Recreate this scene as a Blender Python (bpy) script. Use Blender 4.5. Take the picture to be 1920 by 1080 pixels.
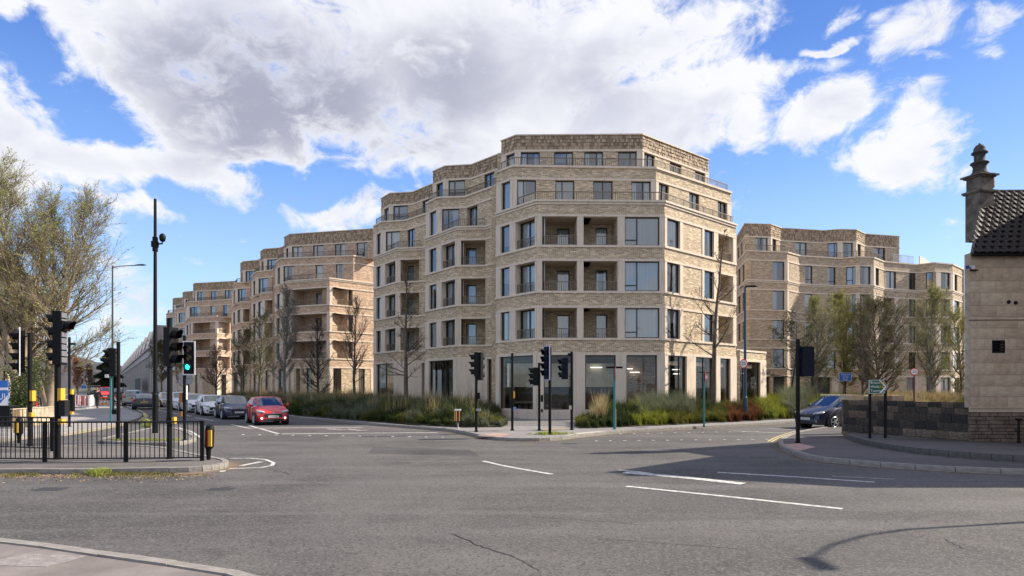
import bpy, bmesh, math, random
from math import radians as R, sin, cos, pi, sqrt, atan2, tan
from mathutils import Vector, Matrix
from mathutils.noise import noise as pnoise
random.seed(7)
S = bpy.context.scene
for o in list(bpy.data.objects): bpy.data.objects.remove(o)
COL = S.collection
F = 1200.0; CX = 960.0; HY = 724.0; CH = 2.05      # photo focal length (px), centre, horizon, eye height

# ---------------------------------------------------------------- camera
cam_d = bpy.data.cameras.new('camera'); cam = bpy.data.objects.new('camera', cam_d); COL.objects.link(cam)
cam.location = (0, 0, CH); cam.rotation_euler = (R(90), 0, 0)
cam_d.sensor_width = 36; cam_d.lens = F/1920*36
cam_d.shift_y = (HY-540)/1920; cam_d.clip_end = 3000; cam_d.clip_start = .1
S.camera = cam
# ---------------------------------------------------------------- light, sky, exposure
SUN_AZ = 13.0     # degrees the sun stands beyond the picture plane, to the right
SUN_EL = 36.0
sd = Vector((cos(R(SUN_EL))*cos(R(SUN_AZ)), cos(R(SUN_EL))*sin(R(SUN_AZ)), sin(R(SUN_EL))))
sun_d = bpy.data.lights.new('sun', 'SUN'); sun_d.energy = 4.9; sun_d.angle = R(.5); sun_d.color = (1, .90, .74)
sun = bpy.data.objects.new('sun', sun_d); COL.objects.link(sun)
sun.rotation_euler = sd.to_track_quat('Z', 'Y').to_euler()
S.view_settings.view_transform = 'Standard'; S.view_settings.look = 'None'
S.view_settings.exposure = .78; S.view_settings.gamma = 1; S.view_settings.use_curve_mapping = False
S.render.engine = 'CYCLES'
try:
    S.cycles.max_bounces = 6; S.cycles.transparent_max_bounces = 12; S.cycles.caustics_reflective = False; S.cycles.caustics_refractive = False
except Exception: pass

def NT(nt):
    nt.nodes.clear(); N, L = nt.nodes, nt.links
    def n(t, **k):
        x = N.new(t)
        for a, b in k.items():
            if a.startswith('i_'): x.inputs[a[2:].replace('_', ' ')].default_value = b
            else: setattr(x, a, b)
        return x
    def setin(x, i, v):
        if hasattr(v, 'is_linked') or hasattr(v, 'links'): L.new(v, x.inputs[i])
        elif v is not None: x.inputs[i].default_value = v
    def m(op, a, b=None, c=None, clamp=False):
        x = N.new('ShaderNodeMath'); x.operation = op; x.use_clamp = clamp
        setin(x, 0, a); setin(x, 1, b) if b is not None else None
        if c is not None: setin(x, 2, c)
        return x.outputs[0]
    def mix(f, a, b, bt='MIX'):
        x = N.new('ShaderNodeMix'); x.data_type = 'RGBA'; x.blend_type = bt
        setin(x, 0, f); setin(x, 6, a if not isinstance(a, tuple) else (*a, 1)[:4]); setin(x, 7, b if not isinstance(b, tuple) else (*b, 1)[:4])
        return x.outputs[2]
    def sm(v, lo, hi, a=0., b=1.):
        x = N.new('ShaderNodeMapRange'); x.interpolation_type = 'SMOOTHSTEP'
        setin(x, 0, v); x.inputs[1].default_value = lo; x.inputs[2].default_value = hi; x.inputs[3].default_value = a; x.inputs[4].default_value = b
        return x.outputs[0]
    def noi(vec, sc, det=3, rough=.5, dist=0, dim='3D'):
        x = N.new('ShaderNodeTexNoise'); x.noise_dimensions = dim
        if vec is not None: L.new(vec, x.inputs['Vector'])
        x.inputs['Scale'].default_value = sc; x.inputs['Detail'].default_value = det; x.inputs['Roughness'].default_value = rough; x.inputs['Distortion'].default_value = dist
        return x.outputs[0]
    return N, L, n, m, mix, sm, noi

def build_world():
    w = bpy.data.worlds.new('World'); S.world = w; w.use_nodes = True
    N, L, n, m, mix, sm, noi = NT(w.node_tree)
    sky = n('ShaderNodeTexSky'); sky.sky_type = 'NISHITA'; sky.sun_disc = False
    sky.sun_elevation = R(SUN_EL); sky.sun_rotation = R(90-SUN_AZ)
    sky.air_density = 1.0; sky.dust_density = .5; sky.ozone_density = 2.5; sky.altitude = 50
    hs = n('ShaderNodeHueSaturation'); hs.inputs['Saturation'].default_value = 1.12; hs.inputs['Value'].default_value = 1.12
    L.new(sky.outputs[0], hs.inputs['Color'])
    tc = n('ShaderNodeTexCoord'); sep = n('ShaderNodeSeparateXYZ'); L.new(tc.outputs['Generated'], sep.inputs[0])
    X, Y, Z = sep.outputs
    az = m('ARCTAN2', X, Y); hr = m('SQRT', m('ADD', m('MULTIPLY', X, X), m('MULTIPLY', Y, Y))); el = m('ARCTAN2', Z, hr)
    rp = n('ShaderNodeValToRGB'); e = rp.color_ramp.elements; L.new(m('DIVIDE', Z, .6), rp.inputs[0])
    e[0].position = 0; e[0].color = (.36, .50, .66, 1); e[1].position = 1; e[1].color = (.026, .08, .32, 1)
    for ps, cc in ((.25, (.29, .435, .68)), (.5, (.14, .265, .58)), (.75, (.05, .13, .42))): q = e.new(ps); q.color = (*cc, 1)
    sc = n('ShaderNodeVectorMath', operation='SCALE'); L.new(rp.outputs[0], sc.inputs[0]); sc.inputs['Scale'].default_value = 8.6
    tint = mix(.75, hs.outputs[0], sc.outputs[0])
    P = n('ShaderNodeCombineXYZ'); L.new(az, P.inputs[0]); L.new(el, P.inputs[1]); P = P.outputs[0]
    def ae(px, py):
        x = (px-CX)/F; z = (HY-py)/F; return math.atan(x), math.atan2(z, sqrt(1+x*x))
    # warp so that blob outlines are ragged
    stretch = n('ShaderNodeVectorMath', operation='MULTIPLY'); L.new(tc.outputs['Generated'], stretch.inputs[0]); stretch.inputs[1].default_value = (1, 1, 1.5)
    sv = stretch.outputs[0]
    def ncol(vec, sc, det):
        x = n('ShaderNodeTexNoise'); L.new(vec, x.inputs['Vector']); x.inputs['Scale'].default_value = sc; x.inputs['Detail'].default_value = det; return x.outputs['Color']
    wv = n('ShaderNodeVectorMath', operation='SUBTRACT'); L.new(ncol(sv, 7., 5), wv.inputs[0]); wv.inputs[1].default_value = (.5, .5, .5)
    ws = n('ShaderNodeVectorMath', operation='SCALE'); L.new(wv.outputs[0], ws.inputs[0]); ws.inputs['Scale'].default_value = .12
    wa = n('ShaderNodeVectorMath', operation='ADD'); L.new(P, wa.inputs[0]); L.new(ws.outputs[0], wa.inputs[1]); PW = wa.outputs[0]
    def blob(cx, cy, rx, ry, rot=0):
        a, e = ae(cx, cy); a1, _ = ae(cx+rx, cy); a0, _ = ae(cx-rx, cy); _, e1 = ae(cx, cy-ry); _, e0 = ae(cx, cy+ry)
        mp = n('ShaderNodeMapping', vector_type='TEXTURE'); L.new(PW, mp.inputs[0])
        mp.inputs['Location'].default_value = (a, e, 0); mp.inputs['Scale'].default_value = (abs(a1-a0)/2, abs(e1-e0)/2, 1); mp.inputs['Rotation'].default_value = (0, 0, R(rot))
        ln = n('ShaderNodeVectorMath', operation='LENGTH'); s2 = n('ShaderNodeVectorMath', operation='MULTIPLY'); L.new(mp.outputs[0], s2.inputs[0]); s2.inputs[1].default_value = (1, 1, 0)
        L.new(s2.outputs[0], ln.inputs[0])
        return sm(ln.outputs['Value'], .15, 1.4, 1.05, 0)
    def union(bl):
        r = None
        for b in bl:
            v = blob(*b[:4], rot=b[5] if len(b) > 5 else 0)
            if b[4] != 1: v = m('MULTIPLY', v, b[4])
            r = v if r is None else m('MAXIMUM', r, v)
        return r
    pos = union([(520, 120, 560, 300, 1.25), (950, 170, 460, 300, 1.15), (1180, 230, 260, 140, 1), (150, 300, 330, 80, 1.1), (370, 330, 260, 60, .95),
                 (640, 395, 150, 55, 1), (270, 400, 140, 42, .85), (390, 475, 85, 35, .5), (250, 560, 130, 95, .85), (60, 60, 150, 120, .5), (30, 330, 160, 60, .9), (-120, 200, 260, 330, 1),
                 (1300, 75, 200, 120, .78), (1240, 190, 270, 90, 1.05), (1550, 235, 140, 70, 1.0, 8), (1720, 280, 120, 100, 1.05), (1400, 245, 80, 70, .85, 30), (1720, 60, 120, 110, .8), (1640, 30, 60, 50, .6), (1480, 150, 110, 40, .62), (1560, 20, 70, 40, .6), (1840, 120, 60, 30, .55), (1800, 330, 60, 40, .45), (440, 440, 60, 20, .55), (200, 430, 80, 30, .5),
                 (1860, 40, 110, 60, .8), (1545, 90, 55, 18, .85), (1740, 145, 55, 22, .7), (1400, 40, 110, 90, .7), (1080, 290, 240, 60, .8)])
    neg = union([(165, 215, 120, 75, .75), (45, 110, 90, 110, .6), (95, 165, 90, 60, .3), (560, 345, 120, 28, .6), (330, 365, 130, 26, .4), (1420, 330, 200, 80, .35), (1080, 310, 0.1, 0.1, 0)])
    # behind / above the camera the same broken cloud goes on
    back = sm(Y, -.05, .35, 1, 0); high = sm(Z, .55, .8, 0, 1)
    gen = m('MULTIPLY', m('MAXIMUM', back, high), sm(noi(sv, 1.6, 3), .36, .54))
    dens = m('MAXIMUM', m('SUBTRACT', pos, neg), gen)
    f1 = noi(sv, 5.0, 10, .60, .5); f2 = noi(sv, 17, 9, .66, .6)
    fb = m('ADD', m('MULTIPLY', m('SUBTRACT', f1, .5), 2.3), m('MULTIPLY', m('SUBTRACT', f2, .5), 1.9))
    dd = m('ADD', dens, fb)
    mask = sm(dd, .30, .92)
    hz = sm(Z, .0, .07, .0, 1)
    mask = m('MULTIPLY', mask, m('ADD', m('MULTIPLY', hz, .6), .4))
    grey = union([(500, 190, 360, 190, 1), (820, 140, 230, 130, .62), (1120, 170, 180, 110, .35), (720, 270, 240, 60, .7)])
    gl = m('ADD', grey, m('MULTIPLY', m('SUBTRACT', noi(sv, 2.6, 6, .5), .5), .8))
    gf = m('MULTIPLY', sm(gl, .05, 1.1), sm(dd, .6, 1.3))
    thick = sm(m('ADD', dens, m('MULTIPLY', m('SUBTRACT', noi(sv, 9, 6, .55, .5), .5), 2.2)), .55, 1.6)
    c = mix(thick, (4.7, 4.75, 5.0), (3.5, 3.6, 4.15))
    c = mix(gf, c, (2.0, 2.08, 2.65))
    col = mix(mask, tint, c)
    bg = n('ShaderNodeBackground'); L.new(col, bg.inputs[0]); bg.inputs[1].default_value = .12
    out = n('ShaderNodeOutputWorld'); L.new(bg.outputs[0], out.inputs[0])
build_world()

# ---------------------------------------------------------------- materials
MAT = {}
def pm(name, col, rough=.6, metal=0, **kw):
    if name in MAT: return MAT[name]
    mt = bpy.data.materials.new(name); mt.use_nodes = True; MAT[name] = mt
    N, L, n, m, mix, sm, noi = NT(mt.node_tree)
    b = n('ShaderNodeBsdfPrincipled'); o = n('ShaderNodeOutputMaterial'); L.new(b.outputs[0], o.inputs[0])
    b.inputs['Base Color'].default_value = (*col, 1); b.inputs['Roughness'].default_value = rough; b.inputs['Metallic'].default_value = metal
    if kw.get('spec') is not None: b.inputs['Specular IOR Level'].default_value = kw['spec']
    if kw.get('coat'): b.inputs['Coat Weight'].default_value = kw['coat']; b.inputs['Coat Roughness'].default_value = .05
    if kw.get('emit'): b.inputs['Emission Color'].default_value = (*kw['emit'], 1); b.inputs['Emission Strength'].default_value = kw.get('es', 1)
    if kw.get('var'):          # slight mottling and grain
        tc = n('ShaderNodeTexCoord'); v = kw['var']; sc = kw.get('sc', 2)
        f = noi(tc.outputs['Object'], sc, 6, .65)
        dark = tuple(c*(1-v) for c in col); light = tuple(min(1, c*(1+v*.7)) for c in col)
        L.new(mix(sm(f, .3, .7), dark, light), b.inputs['Base Color'])
        if kw.get('bump'):
            bp = n('ShaderNodeBump'); bp.inputs['Strength'].default_value = kw['bump']; bp.inputs['Distance'].default_value = .02
            L.new(noi(tc.outputs['Object'], sc*9, 5, .7), bp.inputs['Height']); L.new(bp.outputs[0], b.inputs['Normal'])
    return mt

def brick_mat(name, c1, c2, mortar, bw=.30, bh=.098):
    mt = bpy.data.materials.new(name); mt.use_nodes = True; MAT[name] = mt
    N, L, n, m, mix, sm, noi = NT(mt.node_tree)
    b = n('ShaderNodeBsdfPrincipled'); o = n('ShaderNodeOutputMaterial'); L.new(b.outputs[0], o.inputs[0])
    uv = n('ShaderNodeUVMap'); tc = n('ShaderNodeTexCoord')
    bt = n('ShaderNodeTexBrick'); L.new(uv.outputs[0], bt.inputs['Vector'])
    bt.inputs['Scale'].default_value = 1; bt.inputs['Brick Width'].default_value = bw; bt.inputs['Row Height'].default_value = bh
    bt.inputs['Mortar Size'].default_value = .012; bt.inputs['Mortar Smooth'].default_value = .3; bt.inputs['Bias'].default_value = -.1
    bt.inputs['Color1'].default_value = (*c1, 1); bt.inputs['Color2'].default_value = (*c2, 1); bt.inputs['Mortar'].default_value = (*mortar, 1)
    # per-brick strong variation: snap uv to brick cells through white noise
    sx = n('ShaderNodeSeparateXYZ'); L.new(uv.outputs[0], sx.inputs[0])
    row = m('FLOOR', m('DIVIDE', sx.outputs[1], bh)); off = m('MULTIPLY', m('FLOORED_MODULO', row, 2), .5)
    colm = m('FLOOR', m('ADD', m('DIVIDE', sx.outputs[0], bw), off))
    cc = n('ShaderNodeCombineXYZ'); L.new(colm, cc.inputs[0]); L.new(row, cc.inputs[1])
    wn = n('ShaderNodeTexWhiteNoise'); L.new(cc.outputs[0], wn.inputs[0]); v = wn.outputs['Value']
    col = mix(sm(v, .0, .34, .75, 0), bt.outputs['Color'], tuple(x*.5 for x in c1))
    col = mix(sm(v, .72, 1., 0, .7), col, tuple(min(1, x*1.55) for x in c2))
    big = noi(tc.outputs['Object'], .5, 5, .6)
    col = mix(m('MULTIPLY', sm(big, .4, .75), .14), col, tuple(x*.62 for x in c1))
    col = mix(bt.outputs['Fac'], col, mortar + (1,) if len(mortar) == 3 else mortar)
    L.new(col, b.inputs['Base Color']); b.inputs['Roughness'].default_value = .9
    bp = n('ShaderNodeBump'); bp.inputs['Strength'].default_value = .7; bp.inputs['Distance'].default_value = .02
    h = m('ADD', m('SUBTRACT', 1, bt.outputs['Fac']), m('MULTIPLY', v, .35)); L.new(h, bp.inputs['Height']); L.new(bp.outputs[0], b.inputs['Normal'])
    return mt
BR = brick_mat('brick_buff', (.395, .29, .185), (.615, .485, .33), (.71, .595, .44), .235, .079)
BR2 = brick_mat('brick_warm', (.41, .265, .18), (.60, .43, .31), (.68, .54, .41), .235, .079)
BR3 = brick_mat('brick_tawny', (.36, .26, .175), (.53, .41, .29), (.64, .53, .40), .235, .079)

def tile_mat():
    mt = bpy.data.materials.new('hung_tile'); mt.use_nodes = True; MAT['tile'] = mt
    N, L, n, m, mix, sm, noi = NT(mt.node_tree)
    b = n('ShaderNodeBsdfPrincipled'); o = n('ShaderNodeOutputMaterial'); L.new(b.outputs[0], o.inputs[0])
    uv = n('ShaderNodeUVMap'); sx = n('ShaderNodeSeparateXYZ'); L.new(uv.outputs[0], sx.inputs[0])
    tc = n('ShaderNodeTexCoord')
    c = mix(sx.outputs[0], (.17, .12, .08), (.56, .43, .30))
    c = mix(m('MULTIPLY', noi(tc.outputs['Object'], 9, 5), .4), c, (.40, .29, .19))
    L.new(c, b.inputs['Base Color']); b.inputs['Roughness'].default_value = .85
    return mt
TILE = tile_mat()

def conc_mat(name, col, v=.14):
    mt = bpy.data.materials.new(name); mt.use_nodes = True; MAT[name] = mt
    N, L, n, m, mix, sm, noi = NT(mt.node_tree)
    b = n('ShaderNodeBsdfPrincipled'); o = n('ShaderNodeOutputMaterial'); L.new(b.outputs[0], o.inputs[0])
    tc = n('ShaderNodeTexCoord'); mp = n('ShaderNodeMapping'); L.new(tc.outputs['Object'], mp.inputs[0]); mp.inputs['Scale'].default_value = (1, 1, .18)
    streak = noi(mp.outputs[0], 4.5, 6, .6); g = noi(tc.outputs['Object'], 30, 4, .7)
    c = mix(m('MULTIPLY', sm(streak, .42, .78), .9), col, tuple(x*(1-v*2) for x in col))
    c = mix(m('MULTIPLY', g, .25), c, tuple(x*.75 for x in col))
    L.new(c, b.inputs['Base Color']); b.inputs['Roughness'].default_value = .85
    bp = n('ShaderNodeBump'); bp.inputs['Strength'].default_value = .25; bp.inputs['Distance'].default_value = .01; L.new(g, bp.inputs['Height']); L.new(bp.outputs[0], b.inputs['Normal'])
    return mt
CONC = conc_mat('cast_stone', (.72, .605, .485))
CONC2 = conc_mat('grey_stone', (.30, .28, .27), .2)
SOFF = pm('soffit', (.52, .43, .33), .9, var=.1)
FRAME = pm('bronze_frame', (.035, .028, .022), .45, .3)
RAILM = pm('bronze_rail', (.17, .135, .10), .5, .2)
INT = pm('interior_wall', (.30, .27, .24), .9, var=.1)
CURT = pm('curtain', (.82, .82, .80), .95); CURT2 = pm('curtain_grey', (.52, .54, .56), .95)
BLIND = pm('blind', (.45, .42, .38), .9)
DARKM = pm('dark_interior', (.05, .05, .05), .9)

def glass_mat(name, tint=(.84, .88, .90), base=.13, rough=.015, k=.95):
    mt = bpy.data.materials.new(name); mt.use_nodes = True; MAT[name] = mt
    N, L, n, m, mix, sm, noi = NT(mt.node_tree)
    o = n('ShaderNodeOutputMaterial'); tr = n('ShaderNodeBsdfTransparent'); tr.inputs[0].default_value = (*tint, 1)
    gl = n('ShaderNodeBsdfGlossy'); gl.inputs['Roughness'].default_value = rough; gl.inputs[0].default_value = (.9, .95, 1, 1)
    fr = n('ShaderNodeFresnel'); fr.inputs[0].default_value = 1.5
    tc = n('ShaderNodeTexCoord'); bp = n('ShaderNodeBump'); bp.inputs['Strength'].default_value = .03; bp.inputs['Distance'].default_value = .05
    L.new(noi(tc.outputs['Object'], 1.5, 2), bp.inputs['Height']); L.new(bp.outputs[0], gl.inputs['Normal'])
    f = m('ADD', m('MULTIPLY', fr.outputs[0], k), base, clamp=True)
    ms = n('ShaderNodeMixShader'); L.new(f, ms.inputs[0]); L.new(tr.outputs[0], ms.inputs[1]); L.new(gl.outputs[0], ms.inputs[2]); L.new(ms.outputs[0], o.inputs[0])
    return mt
GLASS = glass_mat('window_glass'); SHOPG = glass_mat('shop_glass', (.93, .90, .85), .02, k=.8); CARG = glass_mat('car_glass', (.25, .28, .28), .14)

def asphalt(name, base, speck=.8, scale=1., patch=True):
    mt = bpy.data.materials.new(name); mt.use_nodes = True; MAT[name] = mt
    N, L, n, m, mix, sm, noi = NT(mt.node_tree)
    b = n('ShaderNodeBsdfPrincipled'); o = n('ShaderNodeOutputMaterial'); L.new(b.outputs[0], o.inputs[0])
    tc = n('ShaderNodeTexCoord'); P = tc.outputs['Object']
    d = tuple(x*.55 for x in base); l = tuple(min(1, x*1.45) for x in base)
    c = mix(sm(noi(P, .16, 6, .6, .9), .36, .62), d, base)
    c = mix(m('MULTIPLY', sm(noi(P, .55, 6, .65, 1.2), .5, .72), .55), c, tuple(x*k for x, k in zip(base, (1.42, 1.32, 1.28))))
    # tyre-worn streaks along the turning lanes
    mp = n('ShaderNodeMapping'); L.new(P, mp.inputs[0]); mp.inputs['Rotation'].default_value = (0, 0, R(14)); mp.inputs['Scale'].default_value = (.06, .55, 1)
    st = noi(mp.outputs[0], 1.6, 5, .6, .4)
    c = mix(m('MULTIPLY', sm(st, .45, .66), .7), c, tuple(x*1.3 for x in base))
    vo = n('ShaderNodeTexVoronoi'); L.new(P, vo.inputs['Vector']); vo.inputs['Scale'].default_value = 40*scale
    sp = n('ShaderNodeSeparateColor'); L.new(vo.outputs['Color'], sp.inputs[0])
    c = mix(m('MULTIPLY', sm(sp.outputs[0], .55, 1), speck), c, l)
    c = mix(m('MULTIPLY', sm(sp.outputs[1], .62, 1), speck), c, tuple(x*.38 for x in base))
    fine = noi(P, 160*scale, 2, .8); c = mix(m('MULTIPLY', sm(fine, .5, .75), .35), c, l)
    if patch:
        # sealed cracks
        v2 = n('ShaderNodeTexVoronoi', feature='DISTANCE_TO_EDGE'); v2.inputs['Scale'].default_value = .28
        dn = n('ShaderNodeVectorMath', operation='ADD'); L.new(P, dn.inputs[0]); nn = n('ShaderNodeTexNoise'); L.new(P, nn.inputs['Vector']); nn.inputs['Scale'].default_value = 1.1; nn.inputs['Detail'].default_value = 6
        L.new(nn.outputs['Color'], dn.inputs[1]); L.new(dn.outputs[0], v2.inputs['Vector'])
        crack = m('MULTIPLY', sm(v2.outputs['Distance'], .0, .008, 1, 0), sm(noi(P, .15, 2), .52, .6))
        c = mix(m('MULTIPLY', crack, .75), c, tuple(x*.3 for x in base))
        c = mix(m('MULTIPLY', sm(noi(P, .9, 4, .7), .6, .8), .25), c, tuple(x*k for x, k in zip(base, (1.25, 1.15, 1.0))))
    L.new(c, b.inputs['Base Color']); b.inputs['Roughness'].default_value = .82
    b.inputs['Specular IOR Level'].default_value = .3
    bp = n('ShaderNodeBump'); bp.inputs['Strength'].default_value = .5; bp.inputs['Distance'].default_value = .012
    L.new(m('ADD', sp.outputs[0], fine), bp.inputs['Height']); L.new(bp.outputs[0], b.inputs['Normal'])
    return mt
ASPH = asphalt('asphalt', (.110, .104, .102)); ASPH2 = asphalt('footway_asphalt', (.15, .138, .132), .35, 1.4, False)
PAVE = pm('paving', (.22, .21, .205), .85, var=.2, sc=1.5, bump=.3)
KERB = pm('kerb_stone', (.27, .25, .23), .85, var=.3, sc=3, bump=.3); KERBD = pm('kerb_dark', (.10, .095, .09), .85, var=.3, sc=3)
LINE = pm('line_paint', (.52, .51, .49), .7, var=.45, sc=9); YEL = pm('yellow_line', (.50, .40, .20), .8, var=.3, sc=5)
SOIL = pm('soil', (.05, .042, .03), 1, var=.3, sc=4, bump=.5)
BLK = pm('black_paint', (.005, .005, .006), .55, spec=.2); DBLU = pm('dark_navy', (.006, .009, .020), .55, spec=.2)
DGRY = pm('dark_grey', (.016, .016, .018), .6, spec=.2); MGRY = pm('mid_grey', (.22, .22, .23), .6); WHT = pm('white_paint', (.8, .8, .8), .45)
YLW = pm('yellow_plastic', (.70, .40, .04), .5); REDP = pm('red_paint', (.60, .03, .03), .45); TEAL = pm('teal_paint', (.03, .17, .18), .4)
GRNS = pm('sign_green', (.005, .10, .05), .45); BLUS = pm('sign_blue', (.02, .14, .50), .45); ORG = pm('orange_plastic', (.8, .28, .05), .5)
STEEL = pm('galvanised', (.32, .33, .34), .5, .6, var=.2)

# ---------------------------------------------------------------- geometry helpers
def s_of(py): return (py-HY)/CH
def G(px, py, z=0.0):
    s = (py-HY)/(CH-z); return ((px-CX)/s, F/s)
def PS(px, s): return ((px-CX)/s, F/s)
class MB:
    def __init__(self): self.v, self.f, self.uv, self.mi = [], [], [], []
    def face(self, pts, uvs=None, m=0):
        i = len(self.v); self.v += [tuple(p) for p in pts]; self.f.append(tuple(range(i, i+len(pts))))
        self.uv += uvs if uvs else [(0, 0)]*len(pts); self.mi.append(m)
    def fbox(self, O, t, n, u0, u1, d0, d1, z0, z1, m=0, uo=0, sub=1):
        """box in a facade frame: u along t, d outward along n"""
        def P(u, d, z): return (O[0]+t[0]*u+n[0]*d, O[1]+t[1]*u+n[1]*d, z)
        a, b = u0+uo, u1+uo
        self.face([P(u0, d1, z0), P(u1, d1, z0), P(u1, d1, z1), P(u0, d1, z1)], [(a, z0), (b, z0), (b, z1), (a, z1)], m)
        self.face([P(u1, d0, z0), P(u0, d0, z0), P(u0, d0, z1), P(u1, d0, z1)], [(b, z0), (a, z0), (a, z1), (b, z1)], m)
        self.face([P(u1, d1, z0), P(u1, d0, z0), P(u1, d0, z1), P(u1, d1, z1)], [(b, z0), (b+d1-d0, z0), (b+d1-d0, z1), (b, z1)], m)
        self.face([P(u0, d0, z0), P(u0, d1, z0), P(u0, d1, z1), P(u0, d0, z1)], [(a-d1+d0, z0), (a, z0), (a, z1), (a-d1+d0, z1)], m)
        self.face([P(u0, d1, z1), P(u1, d1, z1), P(u1, d0, z1), P(u0, d0, z1)], [(a, d1), (b, d1), (b, d0), (a, d0)], m)
        self.face([P(u0, d0, z0), P(u1, d0, z0), P(u1, d1, z0), P(u0, d1, z0)], [(a, d0), (b, d0), (b, d1), (a, d1)], m)
    def box(self, x0, x1, y0, y1, z0, z1, m=0): self.fbox((0, 0), (1, 0), (0, -1), x0, x1, -y1, -y0, z0, z1, m)
    def tube(self, pts, r, n=8, m=0, caps=True):
        """tube along 3d points, r number or list"""
        pts = [Vector(p) for p in pts]; rr = r if isinstance(r, (list, tuple)) else [r]*len(pts); base = len(self.v)
        for i, p in enumerate(pts):
            d = (pts[min(i+1, len(pts)-1)]-pts[max(i-1, 0)]); d = d.normalized() if d.length > 1e-9 else Vector((0, 0, 1))
            a = d.cross(Vector((0, 0, 1)) if abs(d.z) < .95 else Vector((1, 0, 0))).normalized(); b = d.cross(a)
            for k in range(n):
                th = 2*pi*k/n; self.v.append(tuple(p+(a*cos(th)+b*sin(th))*rr[i]))
        for i in range(len(pts)-1):
            for k in range(n):
                q = (base+i*n+k, base+i*n+(k+1) % n, base+(i+1)*n+(k+1) % n, base+(i+1)*n+k)
                self.f.append(q[::-1]); self.uv += [(0, 0)]*4; self.mi.append(m)
        if caps and n > 2:
            self.f.append(tuple(base+k for k in range(n))); self.uv += [(0, 0)]*n; self.mi.append(m)
            e = base+(len(pts)-1)*n; self.f.append(tuple(e+k for k in range(n))[::-1]); self.uv += [(0, 0)]*n; self.mi.append(m)
    def lathe(self, prof, c=(0, 0), n=16, m=0):
        base = len(self.v)
        for r, z in prof:
            for k in range(n): self.v.append((c[0]+r*cos(2*pi*k/n), c[1]+r*sin(2*pi*k/n), z))
        for i in range(len(prof)-1):
            for k in range(n):
                self.f.append((base+i*n+k, base+i*n+(k+1) % n, base+(i+1)*n+(k+1) % n, base+(i+1)*n+k)); self.uv += [(0, 0)]*4; self.mi.append(m)
        e = base+(len(prof)-1)*n; self.f.append(tuple(e+k for k in range(n))); self.uv += [(0, 0)]*n; self.mi.append(m)
        self.f.append(tuple(base+k for k in range(n))[::-1]); self.uv += [(0, 0)]*n; self.mi.append(m)
    def prism(self, poly, z0, z1, m=0, bottom=True):
        a = sum(poly[i][0]*poly[(i+1) % len(poly)][1]-poly[(i+1) % len(poly)][0]*poly[i][1] for i in range(len(poly)))
        if a < 0: poly = poly[::-1]
        self.face([(x, y, z1) for x, y in poly], [(x, y) for x, y in poly], m)
        if bottom: self.face([(x, y, z0) for x, y in poly[::-1]], [(x, y) for x, y in poly[::-1]], m)
        u = 0
        for i in range(len(poly)):
            p, q = poly[i], poly[(i+1) % len(poly)]; l = math.dist(p, q)
            self.face([(*p, z0), (*q, z0), (*q, z1), (*p, z1)], [(u, z0), (u+l, z0), (u+l, z1), (u, z1)], m); u += l
    def xf(self, M, start=0):
        for i in range(start, len(self.v)): self.v[i] = tuple(M @ Vector(self.v[i]))
    def build(self, name, mats, parent=None, smooth=False, bevel=0, loc=None):
        me = bpy.data.meshes.new(name); me.from_pydata(self.v, [], self.f)
        mats = mats if isinstance(mats, (list, tuple)) else [mats]
        for q in mats: me.materials.append(q)
        if len(mats) > 1: me.polygons.foreach_set('material_index', self.mi)
        ul = me.uv_layers.new(name='UVMap'); ul.data.foreach_set('uv', [c for p in self.uv for c in p])
        if smooth: me.polygons.foreach_set('use_smooth', [True]*len(me.polygons))
        me.update(); o = bpy.data.objects.new(name, me); COL.objects.link(o)
        if parent: o.parent = parent
        if loc: o.location = loc
        if bevel:
            b = o.modifiers.new('bevel', 'BEVEL'); b.width = bevel; b.segments = 2; b.limit_method = 'ANGLE'
        return o
def tag(o, label=None, cat=None, group=None, kind=None):
    for k, v in (('label', label), ('category', cat), ('group', group), ('kind', kind)):
        if v: o[k] = v
    return o
def empty(name, loc=(0, 0, 0), rz=0, label=None, cat=None, group=None):
    o = bpy.data.objects.new(name, None); COL.objects.link(o); o.location = loc; o.rotation_euler = (0, 0, rz); o.empty_display_size = .3
    return tag(o, label, cat, group)
def copy_tree(o, parent=None):
    c = o.copy(); COL.objects.link(c)
    if parent: c.parent = parent
    for ch in list(o.children): copy_tree(ch, c)
    return c
def norm(a):
    l = sqrt(a[0]**2+a[1]**2); return (a[0]/l, a[1]/l)
def offset(pts, d):
    """offset an open polyline; positive = outward (towards the viewer for left-to-right lines)"""
    out = []
    for i, p in enumerate(pts):
        ns = []
        if i > 0: t = norm((p[0]-pts[i-1][0], p[1]-pts[i-1][1])); ns.append((t[1], -t[0]))
        if i < len(pts)-1: t = norm((pts[i+1][0]-p[0], pts[i+1][1]-p[1])); ns.append((t[1], -t[0]))
        if len(ns) == 1: out.append((p[0]+ns[0][0]*d, p[1]+ns[0][1]*d))
        else:
            b = (ns[0][0]+ns[1][0], ns[0][1]+ns[1][1]); k = d/max(.35, (1+ns[0][0]*ns[1][0]+ns[0][1]*ns[1][1])); out.append((p[0]+b[0]*k, p[1]+b[1]*k))
    return out
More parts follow.
